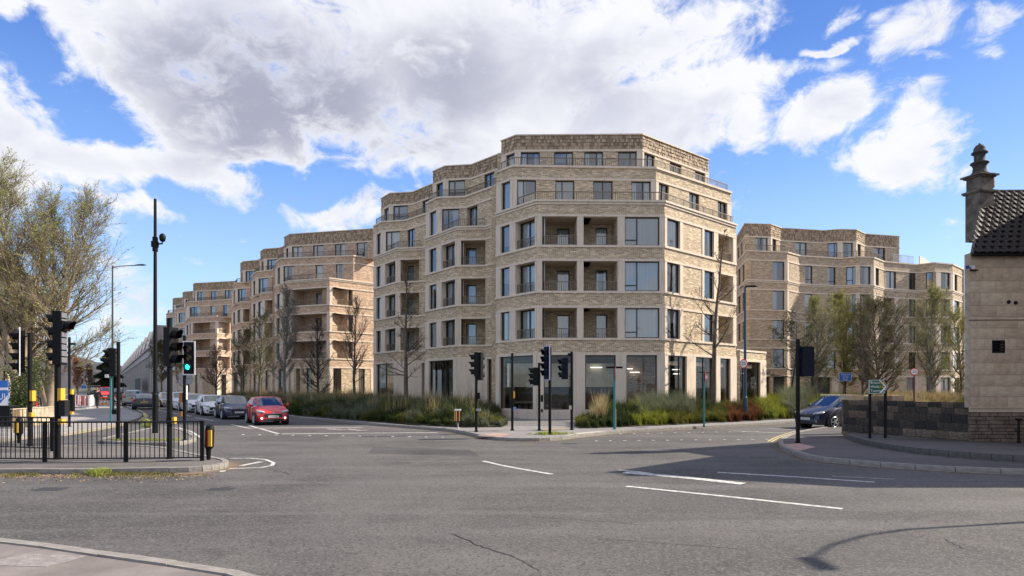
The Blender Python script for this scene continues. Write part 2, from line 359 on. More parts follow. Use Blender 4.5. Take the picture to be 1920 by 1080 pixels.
def sweep(mb, pts, d0, d1, z0, z1, m=0):
    A, B = offset(pts, d0), offset(pts, d1); u = 0
    for i in range(len(pts)-1):
        l = math.dist(pts[i], pts[i+1]); U = [(u, z0), (u+l, z0), (u+l, z1), (u, z1)]
        mb.face([(*B[i], z0), (*B[i+1], z0), (*B[i+1], z1), (*B[i], z1)], U, m)
        mb.face([(*A[i+1], z0), (*A[i], z0), (*A[i], z1), (*A[i+1], z1)], U, m)
        mb.face([(*B[i], z1), (*B[i+1], z1), (*A[i+1], z1), (*A[i], z1)], [(u, 0), (u+l, 0), (u+l, d1-d0), (u, d1-d0)], m)
        mb.face([(*A[i], z0), (*A[i+1], z0), (*B[i+1], z0), (*B[i], z0)], [(u, 0), (u+l, 0), (u+l, d1-d0), (u, d1-d0)], m)
        u += l
    for (a, b, k) in ((A[0], B[0], 0), (B[-1], A[-1], u)):
        mb.face([(*a, z0), (*b, z0), (*b, z1), (*a, z1)], [(k, z0), (k+abs(d1-d0), z0), (k+abs(d1-d0), z1), (k, z1)], m)
# ---------------------------------------------------------------- apartment buildings
def ray_u(px, A, t):
    k = (px-CX)/F; return (k*A[1]-A[0])/(t[0]-k*t[1])
rw = random.Random(3)
def window(parent, O, t, n, u0, u1, z0, z1, mull=(.36,), dep=.09, trans=None, curt=None, deep=False, uo=0, glass=None):
    w = u1-u0; h = z1-z0; b = .055
    f = MB()
    f.fbox(O, t, n, u0, u1, -dep-.09, -dep, z0, z0+b); f.fbox(O, t, n, u0, u1, -dep-.09, -dep, z1-b, z1)
    f.fbox(O, t, n, u0, u0+b, -dep-.085, -dep-.002, z0+b, z1-b); f.fbox(O, t, n, u1-b, u1, -dep-.085, -dep-.002, z0+b, z1-b)
    for q in mull: f.fbox(O, t, n, u0+w*q-b/2, u0+w*q+b/2, -dep-.08, -dep-.004, z0+b, z1-b)
    if trans:                                   # low transom across the first light
        zt = z0+h*trans; e = u0+w*mull[0]-b/2 if mull else u1-b
        f.fbox(O, t, n, u0+b, e, -dep-.078, -dep-.006, zt-b/2, zt+b/2)
    fo = f.build('window', FRAME, parent)
    edges = [0]+list(mull)+[1]
    for a, c in zip(edges[:-1], edges[1:]):
        g = MB(); ua, ub = u0+w*a+b*.5, u0+w*c-b*.5
        P = lambda u, z: (O[0]+t[0]*u-n[0]*(dep+.045), O[1]+t[1]*u-n[1]*(dep+.045), z)
        g.face([P(ua, z0+b), P(ub, z0+b), P(ub, z1-b), P(ua, z1-b)]); g.build('pane', glass or (SHOPG if h > 2.5 else GLASS), fo)
    k = curt if curt is not None else rw.choice(['full', 'full', 'full', 'full', 'full', 'both', 'both', 'left', 'right', 'blind', 'none'] if w > .8 else ['full', 'full', 'full', 'full', 'full', 'both'])
    if k == 'none': return fo
    c = MB(); dc = dep+.15
    def drape(a, e, zb=z0+.02):
        nn = max(3, int((e-a)/.07)); p = rw.random()*6
        for i in range(nn):
            q0, q1 = a+(e-a)*i/nn, a+(e-a)*(i+1)/nn; d0 = dc+.035*sin(p+i*1.9); d1 = dc+.035*sin(p+(i+1)*1.9)
            P = lambda u, z, d: (O[0]+t[0]*u-n[0]*d, O[1]+t[1]*u-n[1]*d, z)
            c.face([P(q0, zb, d0), P(q1, zb, d1), P(q1, z1, d1), P(q0, z1, d0)])
    if k == 'full': drape(u0, u1)
    elif k == 'left': drape(u0, u0+w*.45)
    elif k == 'right': drape(u0+w*.6, u1)
    elif k == 'both': drape(u0, u0+w*.28); drape(u1-w*.28, u1)
    elif k == 'blind':
        zb = z1-h*rw.uniform(.3, .75)
        c.fbox(O, t, n, u0, u1, -dc-.01, -dc, zb, z1)
    c.build('blind' if k == 'blind' else 'curtain', BLIND if k == 'blind' else rw.choice([CURT, CURT, CURT2]), fo)
    return fo
def railing(parent, pts, z, h=.56, off=-.18, m=None, step=.125):
    m = m or RAILM; P = offset(pts, off); mb = MB(); sweep(mb, P, -.025, .025, z+h-.04, z+h); sweep(mb, P, -.012, .012, z+.04, z+.07)
    r = mb.build('railing', m, parent); b = MB()
    for i in range(len(P)-1):
        l = math.dist(P[i], P[i+1]); t = norm((P[i+1][0]-P[i][0], P[i+1][1]-P[i][1])); nn = (t[1], -t[0]); k = max(1, int(l/step))
        for j in range(k+1):
            u = l*j/k; e = .02 if (j % 9 == 0) else .010
            b.fbox(P[i], t, nn, u-e, u+e, -e, e, z, z+h-.04)
    o = b.build('baluster', m, r); o['kind'] = 'stuff'
    return r

def row(B, pts, zs, zl, opens, conc, T=.32, brick=None, wallname='brick_wall', seglist=None):
    """one storey row of piers and openings along pts"""
    brick = brick or BR; walls = MB(); cum = 0
    for i in range(len(pts)-1):
        A, Bq = pts[i], pts[i+1]; L = math.dist(A, Bq); t = norm((Bq[0]-A[0], Bq[1]-A[1])); n = (t[1], -t[0])
        pxa, pxb = CX+F*A[0]/A[1], CX+F*Bq[0]/Bq[1]
        ops = []
        for op in opens:
            m = (op[0]+op[1])/2
            if pxa <= m < pxb:
                ops.append((max(.02, ray_u(max(op[0], pxa), A, t)), min(L-.02, ray_u(min(op[1], pxb), A, t)), op))
        ops.sort(key=lambda q: q[0]); cs = []
        for c in conc:
            if c[1] > pxa and c[0] < pxb: cs.append((max(0, ray_u(max(c[0], pxa), A, t)), min(L, ray_u(min(c[1], pxb), A, t))))
        gaps = []; u = 0
        for a, b, _ in ops: gaps.append((u, a)); u = b
        gaps.append((u, L))
        for a, b in gaps:
            if b-a < .02: continue
            segs = [(a, b, 0)]
            for c0, c1 in cs:
                ns = []
                for (x, y, k) in segs:
                    if k or c1 <= x or c0 >= y: ns.append((x, y, k)); continue
                    lo, hi = max(x, c0), min(y, c1)
                    if lo-x > .05: ns.append((x, lo, 0))
                    else: lo = x
                    if y-hi > .05: ns.append((lo, hi, 1)); ns.append((hi, y, 0))
                    else: ns.append((lo, y, 1))
                segs = ns
            for x, y, k in segs:
                if k:
                    pmb = MB(); pmb.fbox(A, t, n, x, y, -T, .035, zs, zl); pmb.build('pilaster', CONC, B)
                else:
                    walls = MB(); walls.fbox(A, t, n, x, y, -T, 0, zs, zl, uo=cum); walls.build('brick_pier' if wallname == 'brick_wall' else 'wall_pier', brick, B)
        for a, b, op in ops:
            kind = op[2]; kw = op[3] if len(op) > 3 else {}
            if kind == 'W': window(B, A, t, n, a, b, zs, zl, **kw)
            elif kind == 'J':
                window(B, A, t, n, a, b, zs, zl, **kw); r0 = (A[0]+t[0]*a, A[1]+t[1]*a); r1 = (A[0]+t[0]*b, A[1]+t[1]*b); railing(B, [r0, r1], zs, .55, -.1)
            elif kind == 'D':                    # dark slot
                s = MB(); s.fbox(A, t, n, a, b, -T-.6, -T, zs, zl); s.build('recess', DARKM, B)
            elif kind == 'L':
                D = kw.get('D', 1.6); lw = MB(); A2 = (A[0]-n[0]*D, A[1]-n[1]*D); inner = []
                for (q0, q1) in kw.get('win', ()):
                    w0, w1 = ray_u(q0, A2, t), ray_u(q1, A2, t); inner.append((max(a+.03, w0), min(b+.6, w1)))
                e0, e1 = a-.15, b+.15+(.9 if kw.get('win') else 0)
                u = e0
                for (w0, w1) in inner:
                    if w0-u > .02: lw.fbox(A2, t, n, u, w0, -.2, 0, zs-.05, zl+.1)
                    lw.fbox(A2, t, n, w0, w1, -.2, 0, zl-.18, zl+.1); u = w1
                    window(B, A2, t, n, w0, w1, zs, zl-.18, mull=(.5,) if w1-w0 > .9 else (), dep=.1, curt=kw.get('curt'))
                if kw.get('glaz'):
                    window(B, A2, t, n, a+.0, b+.2, zs, zl-.02, mull=(.4,), dep=.02, curt=kw.get('curt', 'full'))
                elif u < e1: lw.fbox(A2, t, n, u, e1, -.2, 0, zs-.05, zl+.1)
                if lw.f: lw.build('loggia_wall', brick, B)
                for q0, q1 in ((a-.18, a-.001), (b+.001, b+.18)):
                    lw = MB(); lw.fbox(A, t, n, q0, q1, -D, -T, zs, zl)
                    if D > T+.02: lw.build('loggia_cheek', brick, B)
                so = MB(); so.fbox(A, t, n, a-.1, b+.1+(.8 if kw.get('win') else 0), -D-.3, -T+.01, zl+.0, zl+.06); so.build('soffit', SOFF, B)
                fl = MB(); fl.fbox(A, t, n, a-.1, b+.1, -D-.3, -T+.01, zs-.06, zs-.01); fl.build('balcony_floor', SOFF, B)
                r0 = (A[0]+t[0]*a, A[1]+t[1]*a); r1 = (A[0]+t[0]*b, A[1]+t[1]*b); railing(B, [r0, r1], zs, .58, -.14)
        cum += L
def bands(B, pts, cb, bb, T=.32, brick=None):
    for z0, z1, pr in cb:
        m = MB(); sweep(m, pts, -T-.02, pr, z0, z1); m.build('string_course', CONC, B)
    for z0, z1 in bb:
        m = MB(); sweep(m, pts, -T, 0, z0, z1); m.build('brick_band', brick or BR, B)
def slab(B, pts, back, z0, z1, m=None, name='floor_slab', ins=.12):
    mb = MB(); mb.prism(offset(pts, -ins)+list(back), z0, z1); return mb.build(name, m or INT, B)
def closing(B, pts, back, z0, z1, brick=None):
    """side and rear walls; they come back to the facade ends"""
    q = [pts[-1]]+list(back)+[pts[0]]; mb = MB(); sweep(mb, q, -.3, 0, z0, z1); return mb.build('rear_wall', brick or BR, B)
def tiles(B, pts, z0, z1, tw=.115, th=.22, brick=None):
    core = MB(); sweep(core, pts, -.3, -.03, z0, z1); core.build('attic_wall', brick or BR, B)
    mb = MB(); rr = random.Random(5); nr = max(1, round((z1-z0)/th)); hh = (z1-z0)/nr
    for i in range(len(pts)-1):
        A, Q = pts[i], pts[i+1]; L = math.dist(A, Q); t = norm((Q[0]-A[0], Q[1]-A[1])); n = (t[1], -t[0]); k = max(1, round(L/tw)); w = L/k
        for r in range(nr):
            for j in range(k):
                u0 = j*w+.006; u1 = (j+1)*w-.006; zb = z0+r*hh+rr.uniform(-.012, .01); zt = z0+(r+1)*hh+.02; c = rr.random()**1.2; d = rr.uniform(.01, .065)
                P = lambda u, dd, z: (A[0]+t[0]*u+n[0]*dd, A[1]+t[1]*u+n[1]*dd, z); U = [(c, 0)]*4
                mb.face([P(u0, d, zb), P(u1, d, zb), P(u1, .004, zt), P(u0, .004, zt)], U)
                mb.face([P(u1, d, zb), P(u1, -.03, zb), P(u1, -.03, zt), P(u1, .004, zt)], U)
                mb.face([P(u0, -.03, zb), P(u0, d, zb), P(u0, .004, zt), P(u0, -.03, zt)], U)
                mb.face([P(u0, -.03, zb), P(u1, -.03, zb), P(u1, d, zb), P(u0, d, zb)], U)
    o = mb.build('tile_cladding', TILE, B); o['kind'] = 'stuff'

LV = dict(gl=3.87, gt=4.02, s1=4.87, l1=6.63, s2=7.62, l2=9.37, s3=10.30, l3=11.97, c4=12.94, l4=14.70, c5=15.59, l5=16.88, roof=17.97)
def block(B, b):
    """b: spec of one bay block of an apartment building"""
    lv = dict(LV); lv.update(b.get('lv', {})); brick = b.get('brick', BR); back = b['back']
    P1 = [PS(*q) for q in b['t1']]; P2 = [PS(*q) for q in b['t2']]; P3 = [PS(*q) for q in b['t3']] if b.get('t3') else None
    # ground storey
    if b.get('g') is not None:
        row(B, P1, b.get('gz', .0), lv['gl'], b['g'], b.get('gconc', [(0, 1920)]), T=.45)
        bands(B, P1, [(lv['gl'], lv['gt'], .04)], [(lv['gt'], lv['s1']-.13)], T=.45, brick=brick)
        if b.get('plinth'): m = MB(); sweep(m, offset(P1[b['plinth'][0]:b['plinth'][1]], 0), -.4, .02, 0, .67); m.build('plinth', CONC, B)
    fl = [('s1', 'l1'), ('s2', 'l2'), ('s3', 'l3')]
    for i, (a, c) in enumerate(fl):
        lo, hi = lv[a], lv[c]
        row(B, P1, lo, hi, b['o1'], b['c1'], brick=brick)
        bands(B, P1, [(lo-.13, lo, .07), (hi, hi+.13, .05)], [], brick=brick)
        nxt = lv[fl[i+1][0]]-.13 if i < 2 else lv['c4']-.26
        bands(B, P1, [], [(hi+.13, nxt)], brick=brick)
    # double cornice
    bands(B, P1, [(lv['c4']-.26, lv['c4']-.14, .06), (lv['c4']-.12, lv['c4'], .12)], [(lv['c4']-.14, lv['c4']-.12)], brick=brick)
    for z in (.0,): slab(B, P1, back, -.05, .02, SOFF)
    for z0, z1 in ((lv['gt']+.05, lv['s1']-.15), (lv['l1']+.15, lv['s2']-.15), (lv['l2']+.15, lv['s3']-.15), (lv['l3']+.15, lv['c4']-.25)): slab(B, P1, back, z0, z1)
    closing(B, P1, back, 0, lv['c4'], brick)
    # fourth floor
    zb = lv['c4']-.24
    row(B, P2, lv['c4']-.02, lv['l4'], b['o2'], b['c2'], brick=brick)
    bands(B, P2, [(lv['l4'], lv['l4']+.13, .05), (lv['c5']-.13, lv['c5'], .09)], [(zb, lv['c4']-.02), (lv['l4']+.13, lv['c5']-.13)], brick=brick)
    slab(B, P2, back, lv['l4']+.15, lv['c5']-.2); closing(B, P2, back, lv['c4']-.2, lv['c5']-.02, brick)
    for r in b.get('rail1', ()): railing(B, [PS(*q) for q in r], lv['c4'], .56, -.2)
    if P3:
        row(B, P3, lv['c5']-.1, lv['l5'], b['o3'], b['c3'], brick=brick)
        bands(B, P3, [(lv['l5'], lv['l5']+.13, .05)], [(lv['c5']-.22, lv['c5']-.1)], brick=brick)
        tiles(B, P3, lv['l5']+.13, lv['roof']-.07, brick=brick)
        bands(B, P3, [(lv['roof']-.07, lv['roof'], .09)], [], brick=brick)
        slab(B, P3, back, lv['roof']-.4, lv['roof']-.1, name='roof'); closing(B, P3, back, lv['c5']-.2, lv['roof']-.03, brick)
        for r in b.get('rail2', ()): railing(B, [PS(*q) for q in r], lv['c5'], .56, -.2)

W = 'W'; L_ = 'L'
M2 = dict(mull=(.5,)); M1 = dict(mull=())
def apartments():
    # ---- corner building: three stepped bays
    B = empty('apartment_building', (0, 0, 0), 0, 'largest buff brick apartment block on the junction corner, with glazed ground floor and tile-clad attic', 'building', 'stepped brick apartment blocks')
    c1 = [(700.7, 22.25), (744.5, 23.8), (790.7, 23.97), (799.6, 24.1)]
    block(B, dict(t1=c1, t2=[(700.9, 22.2), (716.7, 22.84), (762.3, 23.06), (800.2, 24.0)], t3=[(714.9, 22.1), (732, 22.75), (774.7, 22.9), (812.7, 23.9)],
        back=[(-2, 53), (-2, 61), (-12.4, 62)],
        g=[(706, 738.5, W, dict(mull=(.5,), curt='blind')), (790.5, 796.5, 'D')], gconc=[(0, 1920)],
        o1=[(706, 714.5, W, M1), (722.5, 742, L_, dict(D=.36, glaz=1)), (751, 786, L_, dict(D=1.5, win=[(763, 776)]))],
        c1=[(700, 706), (714.5, 722.5), (742, 751)],
        o2=[(706.5, 714.5, W, M1), (723.5, 750, W), (764, 777.5, W, M2)], c2=[(700, 706.5), (714.5, 723.5)],
        o3=[(720.5, 729.5, W, M1), (737.5, 764.5, W), (792, 805, W, M2)], c3=[(714, 720.5), (729.5, 737.5)],
        rail1=[[(722, 23.0), (744.5, 23.8), (788, 23.97)]], rail2=[[(701.2, 22.25), (716.7, 22.84), (762.3, 23.06), (799, 24.0)]]))
    block(B, dict(t1=[(798, 25.46), (856.7, 27.5), (911.3, 27.6), (930, 28.25)], t2=[(799.3, 25.4), (821.3, 26.2), (872.7, 26.34), (930.7, 27.9)], t3=[(812, 25.3), (835.3, 25.96), (884.7, 26.13), (940.7, 27.5)],
        back=[(0, 48), (0, 60), (-6.5, 60.5)],
        g=[(805, 850, W, dict(mull=(.33, .66), curt='none')), (914, 927.5, W, dict(mull=(), curt='none'))],
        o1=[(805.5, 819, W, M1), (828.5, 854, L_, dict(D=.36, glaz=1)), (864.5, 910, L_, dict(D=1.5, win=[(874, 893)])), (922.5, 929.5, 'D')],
        c1=[(797, 805.5), (819, 828.5), (854, 864.5)],
        o2=[(806, 818.5, W, M1), (829, 861, W), (875.5, 895, W, dict(dep=.28, mull=(.55,))), (923, 930, 'D')], c2=[(799, 806), (818.5, 829)],
        o3=[(818.5, 831, W, M1), (841, 872, W), (908, 926, W, M2)], c3=[(811, 818.5), (831, 841)],
        rail1=[[(829, 26.5), (856.7, 27.5), (908, 27.6)]], rail2=[[(799.8, 25.45), (821.3, 26.2), (872.7, 26.34), (930, 27.9)]]))
    block(B, dict(t1=[(930.5, 29.8), (1006, 32.1), (1246, 31.95), (1380, 27.85)], t2=[(931, 29.72), (962, 30.62), (1229.7, 30.35), (1370.7, 26.9)], t3=[(940, 28.9), (968.5, 29.6), (1204, 29.7), (1328.3, 26.7)],
        back=[(12.6, 58), (-.6, 59)],
        gz=0, g=[(937, 1000, W, dict(mull=(), curt='none')), (1019.5, 1075, W, dict(mull=(.98,), curt='none')), (1097, 1154.5, W, dict(mull=(), curt='none')), (1174.5, 1232, W, dict(mull=(), curt='none')),
               (1252, 1287, W, dict(mull=(.68,), curt='none')), (1304, 1338, W, dict(mull=(.5,), curt='none')), (1350, 1369, W, dict(mull=(), curt='none'))],
        plinth=(0, 3),
        o1=[(939, 956, W, M1), (967, 1003.5, L_, dict(D=.4, glaz=1)), (1016.5, 1082, L_, dict(D=2.1, win=[(1044, 1068)])), (1094, 1158, L_, dict(D=1.9, win=[(1117, 1139)])),
            (1171.5, 1236.5, W, dict(trans=.2, curt='full')), (1250, 1274.5, W, M1), (1320, 1338, W, M1), (1346, 1374, L_, dict(D=1.3, win=[(1349, 1364)]))],
        c1=[(930, 939), (956, 967), (1003.5, 1016.5), (1082, 1094), (1159.5, 1171.5), (1236.5, 1250), (1274.5, 1280), (1316, 1320), (1338, 1346), (1374, 1380)],
        o2=[(940.5, 957, W, M1), (969.5, 1005, W, dict(dep=.12)), (1041.5, 1077, W, dict(dep=.12)), (1112.5, 1149, W, dict(dep=.12, mull=(.5,), curt='none')), (1184, 1220.5, W, dict(dep=.12, mull=(.6,), curt='both')), (1234.5, 1254, W, M2), (1292, 1311, W, M2), (1346, 1363, W, M2)],
        c2=[(930, 940.5), (957, 969.5), (1221, 1234.5), (1363.5, 1371)],
        o3=[(949, 965.5, W, M1), (976.5, 1012, W, dict(dep=.12)), (1039, 1074.5, W, dict(dep=.12, mull=(.66,))), (1095.5, 1131, W, dict(dep=.12, mull=(.66,))), (1158.5, 1194, W, dict(dep=.12, mull=(.66,))), (1207, 1228, W, M2), (1256, 1278, W, M2), (1303, 1322, W, M2)],
        c3=[(939, 949), (965.5, 976.5), (1194, 1207), (1322, 1329)],
        rail1=[[(968, 31.0), (1006, 32.1), (1246, 31.95), (1378.5, 27.85)]], rail2=[[(936, 29.85), (962, 30.62), (1229.7, 30.35), (1369, 26.9)]]))
    # lit strip lamps in the shop units
    lamp = pm('strip_lamp', (1, 1, 1), .5, emit=(1, .97, .9), es=.9)
    for px, y, s, w in ((1118, 689, 30.5, .72), (1181, 691.5, 30, .35), (1190, 698, 30, .6), (1268, 693, 29.5, .5), (1270, 701, 29.3, .5), (1395, 700, 25.5, .3)):
        x, yy = PS(px, s); z = CH+(HY-y)/s; m = MB(); m.box(x-w/2, x+w/2, yy-.05, yy+.05, z-.03, z+.03); m.build('strip_lamp', lamp, B)
    # shop interiors: pale back wall, shelves, columns
    m = MB()
    for px, s, w, z1 in ((960, 29, .35, 3.5), (975, 28.6, .12, 3.4), (814, 26.6, .16, 3.2), (824, 26.4, .3, 3.2), (836, 26.2, .2, 3.2), (845, 26, .2, 3.3)):
        x, yy = PS(px, s); m.box(x-w/2, x+w/2, yy, yy+.3, 0, z1)
    m.build('interior_column', pm('pale_column', (.42, .45, .44), .7), B)
    m = MB()
    for px, s, w, z0, z1 in ((985, 29.4, 1.7, .95, 1.1), (945, 28.6, .9, .9, 1.02), (722, 21.6, 1.6, 1.0, 1.15)):
        x, yy = PS(px, s); m.box(x-w/2, x+w/2, yy, yy+.5, z0, z1)
    for i in range(6):
        x, yy = PS(942+i*11, 29.0); m.box(x-.13, x+.13, yy+.1, yy+.4, 0, .9)
    m.build('counter', INT, B)
    m = MB(); m.box(-.3, 3.9, 39.5, 39.6, 2.0, 3.45); m.box(4.35, 6.3, 39.5, 39.6, 2.0, 3.45); m.build('display_board', pm('display_board', (.75, .70, .58), .9, var=.15), B)
    m = MB(); m.box(-.6, 6.3, 41.8, 42.0, 0, 3.9); m.build('inner_partition', pm('partition', (.16, .13, .11), .9, var=.2), B); m = MB(); m.box(6.4, 9.6, 40.2, 40.3, 0, 3.9); m.build('inner_partition', BR2, B)
    m = MB()
    for k in range(5): m.box(6.6, 8.8, 39.4, 39.7, .5+k*.5, .54+k*.5)
    for k in range(3): m.box(2.2+k*1.5, 3.0+k*1.5, 38.6, 39.2, .66, .72); m.box(2.55+k*1.5, 2.65+k*1.5, 38.8, 38.9, 0, .66); m.box(2.1+k*1.5, 2.4+k*1.5, 39.4, 39.8, 0, .9)
    m.build('shelf', pm('shop_furniture', (.42, .36, .28), .7, var=.2), B)
    m = MB()
    for k in range(9): q = random.Random(k).uniform(0, 5.5); m.tube([(1.4+q, 38.9, 0), (1.4+q, 38.9, random.Random(k+30).uniform(.8, 1.3))], .09, 8)
    m.build('shop_stool', DARKM, B)
    # podium wing with planted roof
    Pp = [PS(1380, 27.8), PS(1436, 25.75)]; bk = [(18.6, 54), (13, 54)]
    row(B, Pp, 0, 3.75, [(1384, 1425, W, dict(mull=(.28, .42), curt='none'))], [(0, 1920)], T=.45)
    bands(B, Pp, [(3.75, 3.9, .04), (4.42, 4.55, .06)], [(3.9, 4.42)], T=.45); slab(B, Pp, bk, 4.0, 4.4); closing(B, Pp, bk, 0, 4.5)
    sun_box = pm('ceiling_panel', (.72, .66, .55), .8)  # pale upright panel behind the glass; its colour stands for a sunlit ceiling
    fcd = [PS(1246, 31.95), PS(1380, 27.85), PS(1436, 25.75)]
    for px0, px1, k in ((1252, 1276, 0), (1304, 1326, 0), (1350, 1362, 0), (1385, 1415, 1)):
        O_ = fcd[k]; t_ = norm((fcd[k+1][0]-O_[0], fcd[k+1][1]-O_[1])); q_ = [ray_u(v_, O_, t_) for v_ in (px0, px1)]; a, c = [(O_[0]+t_[0]*v_-t_[1]*.22, O_[1]+t_[1]*v_+t_[0]*.22) for v_ in q_]; t = norm((c[0]-a[0], c[1]-a[1])); m = MB(); m.fbox(a, t, (t[1], -t[0]), 0, math.dist(a, c), -.03, 0, 3.3, 3.55); m.build('ceiling_panel', sun_box, B)

    # ---- second block down the street
    B = empty('apartment_building', (0, 0, 0), 0, 'stepped brick apartment block behind the bare street trees, left of the corner block', 'building', 'stepped brick apartment blocks')
    lvB = dict(roof=18.5, l5=17.1)
    block(B, dict(lv=lvB, brick=BR2, t1=[(515.6, 17.2), (541.5, 18.15), (618, 18.69), (701, 17.75)], t2=[(516.9, 17.2), (527, 17.75), (662.7, 18.15), (703, 17.7)], t3=[(533, 16.95), (544, 17.35), (704, 18.0)],
        back=[(-16.5, 76), (-27, 77)],
        g=[(522, 530, W, M1), (541, 545, W, M1), (555, 562, 'D'), (575, 583, W, M1), (625, 640, W, M2), (672, 684, W, M1)], gconc=[(505, 524), (536, 552), (616, 624), (695, 704)],
        o1=[(519, 526, W, M1), (530.5, 540, L_, dict(D=.36, glaz=1)), (546.5, 613, L_, dict(D=2.0, win=[(592.5, 604)])), (623, 661.5, L_, dict(D=1.8, win=[(631, 643.5)]))],
        c1=[(515, 519), (526, 530.5), (540, 546.5), (613, 623)],
        o2=[(520.5, 525, W, M1), (531.5, 551.5, W), (592, 605, W, M1), (630, 643.5, W, M1)], c2=[(516, 520.5), (525.5, 531.5)],
        o3=[(536.5, 541, W, M1), (547.5, 567, W, M2), (587, 606.5, W), (628, 647, W, M2), (668.5, 689, W, dict(mull=(.65,)))], c3=[(532, 536.5), (541, 547.5)],
        rail1=[[(531, 17.8), (541.5, 18.15), (618, 18.69), (648, 18.35)]], rail2=[[(517.5, 17.25), (527, 17.75), (662.7, 18.15), (694, 17.8)]]))
    block(B, dict(lv=dict(roof=18.2), brick=BR2, t1=[(471.7, 15.33), (493.2, 16.16), (516, 16.36)], t2=[(472.4, 15.3), (481.4, 15.9), (508.5, 16.1), (517.5, 16.3)], t3=[(488.3, 15.6), (496, 15.95), (524.4, 16.08), (536, 16.3)],
        back=[(-29, 82), (-32, 83)], g=[(475, 480, W, M1), (484, 492, W, M1), (498, 506, W, M1)], gconc=[(0, 1920)],
        o1=[(474.5, 479.5, W, M1), (484, 491.5, W, M1), (497, 514, L_, dict(D=1.4, win=[(498, 504)]))], c1=[(471, 474.5), (479.5, 484), (491.5, 497)],
        o2=[(475, 479, W, M1), (485, 502, W), (510, 516, 'D')], c2=[(472, 475), (479, 485)],
        o3=[(490.5, 494.5, W, M1), (501, 519, W)], c3=[(488, 490.5), (494.5, 501)],
        rail1=[[(484, 15.8), (493.2, 16.16), (515, 16.36)]], rail2=[[(473, 15.35), (481.4, 15.9), (508.5, 16.1), (517, 16.3)]]))
    block(B, dict(lv=dict(roof=18.2), brick=BR2, t1=[(434.9, 13.75), (451.5, 14.57), (472.4, 14.64)], t2=[(436.3, 13.8), (441.8, 14.35), (466.8, 14.5), (472.4, 14.6)], t3=[(450.8, 14.2), (456.4, 14.5), (483.5, 14.65), (490, 14.8)],
        back=[(-35, 90), (-38.4, 92)], g=[(438, 446, W, M1), (455, 463, W, M1)], gconc=[(0, 1920)],
        o1=[(437.5, 441, W, M1), (445.5, 451, W, M1), (456, 471, L_, dict(D=1.2, win=[(458, 464)]))], c1=[(434, 437.5), (441, 445.5), (451, 456)],
        o2=[(438, 441, W, M1), (446, 461.5, W), (469, 472, 'D')], c2=[(436, 438), (441, 446)],
        o3=[(452.5, 455.5, W, M1), (460.5, 475, W)], c3=[(450, 452.5), (455.5, 460.5)],
        rail1=[[(446, 14.3), (451.5, 14.57), (472, 14.64)]], rail2=[[(436.8, 13.85), (441.8, 14.35), (466.8, 14.5), (472, 14.6)]]))
    # ---- third block, farthest down the street
    B = empty('apartment_building', (0, 0, 0), 0, 'smallest, farthest stepped brick apartment block above the queue of white cars', 'building', 'stepped brick apartment blocks')
    block(B, dict(lv=dict(roof=18.5, l5=17.1), brick=BR2, t1=[(347.3, 11.25), (358.2, 11.91), (406.9, 12.16), (437, 11.85)], t2=[(348.5, 11.3), (352.1, 11.7), (438, 12.1)], t3=[(362.4, 11.6), (365.4, 11.75), (442, 12.0)],
        back=[(-42, 110), (-55, 112)], g=[(352, 356, W, M1), (366, 372, W, M1), (415, 424, W, M1)], gconc=[(345, 380), (404, 412)],
        o1=[(350, 353.5, W, M1), (355.5, 358, W, M1), (361.5, 404, L_, dict(D=1.8, win=[(394.5, 403)])), (410, 436, L_, dict(D=1.6, win=[(419, 427)]))], c1=[(347, 350), (353.5, 355.5), (358, 361.5), (404, 410)],
        o2=[(356, 375, W), (394.5, 403, W, M1), (418.5, 427, W, M1)], c2=[(348, 356)],
        o3=[(364, 366.5, W, M1), (369.5, 382, W, M2), (395.5, 408, W, M2), (421.5, 434, W, M2)], c3=[(362, 364), (366.5, 369.5)],
        rail1=[[(354, 11.7), (358.2, 11.91), (406.9, 12.16), (436, 11.85)]], rail2=[[(349, 11.35), (352.1, 11.7), (437, 12.1)]]))
    block(B, dict(lv=dict(roof=18.3), brick=BR2, t1=[(327.5, 10.42), (334, 10.86), (350, 11.02)], t2=[(328.7, 10.45), (331.7, 10.8), (350, 10.95)], t3=[(342.5, 10.75), (346, 10.9), (364, 11.0)],
        back=[(-56, 122), (-63, 124)], g=[], gconc=[(0, 1920)],
        o1=[(329, 331.5, W, M1), (336, 346, W)], c1=[(327, 336)], o2=[(330, 332.5, W, M1), (335, 347, W)], c2=[(328, 335)], o3=[(343.5, 345.5, W, M1), (348, 358, W)], c3=[(342, 348)],
        rail1=[], rail2=[[(329, 10.5), (331.7, 10.8), (350, 10.95)]]))
    block(B, dict(lv=dict(roof=18.3), brick=BR2, t1=[(311, 10.0), (314.5, 10.15), (330, 10.25)], t2=[(311.8, 10.0), (315, 10.15), (330, 10.2)], t3=[(323.8, 10.05), (327.5, 10.18), (344, 10.25)],
        back=[(-62, 130), (-69, 132)], g=[], gconc=[(0, 1920)],
        o1=[(312.5, 314, W, M1), (317, 326, W)], c1=[(311, 317)], o2=[(312.5, 314, W, M1), (317, 328, W)], c2=[(311, 317)], o3=[(325, 327, W, M1), (330, 340, W)], c3=[(323, 330)],
        rail1=[], rail2=[[(312.3, 10.05), (315, 10.15), (328, 10.2)]]))
    # ---- block on the side road to the right
    B = empty('apartment_building', (0, 0, 0), 0, 'long wavy-fronted brick apartment block behind the green trees, beside the stone house', 'building', 'stepped brick apartment blocks')
    bk = BR3
    pf = [(1379.0, 18.2), (1401, 20.2), (1476, 19.96), (1499, 19.44), (1577.5, 19.03), (1608, 19.28), (1638, 19.15), (1657, 18.57), (1720, 18.1), (1753, 18.4), (1786, 18.15), (1806, 17.4)]
    P = [PS(*q) for q in pf]; back = [(40, 72), (38, 84), (24, 84)]
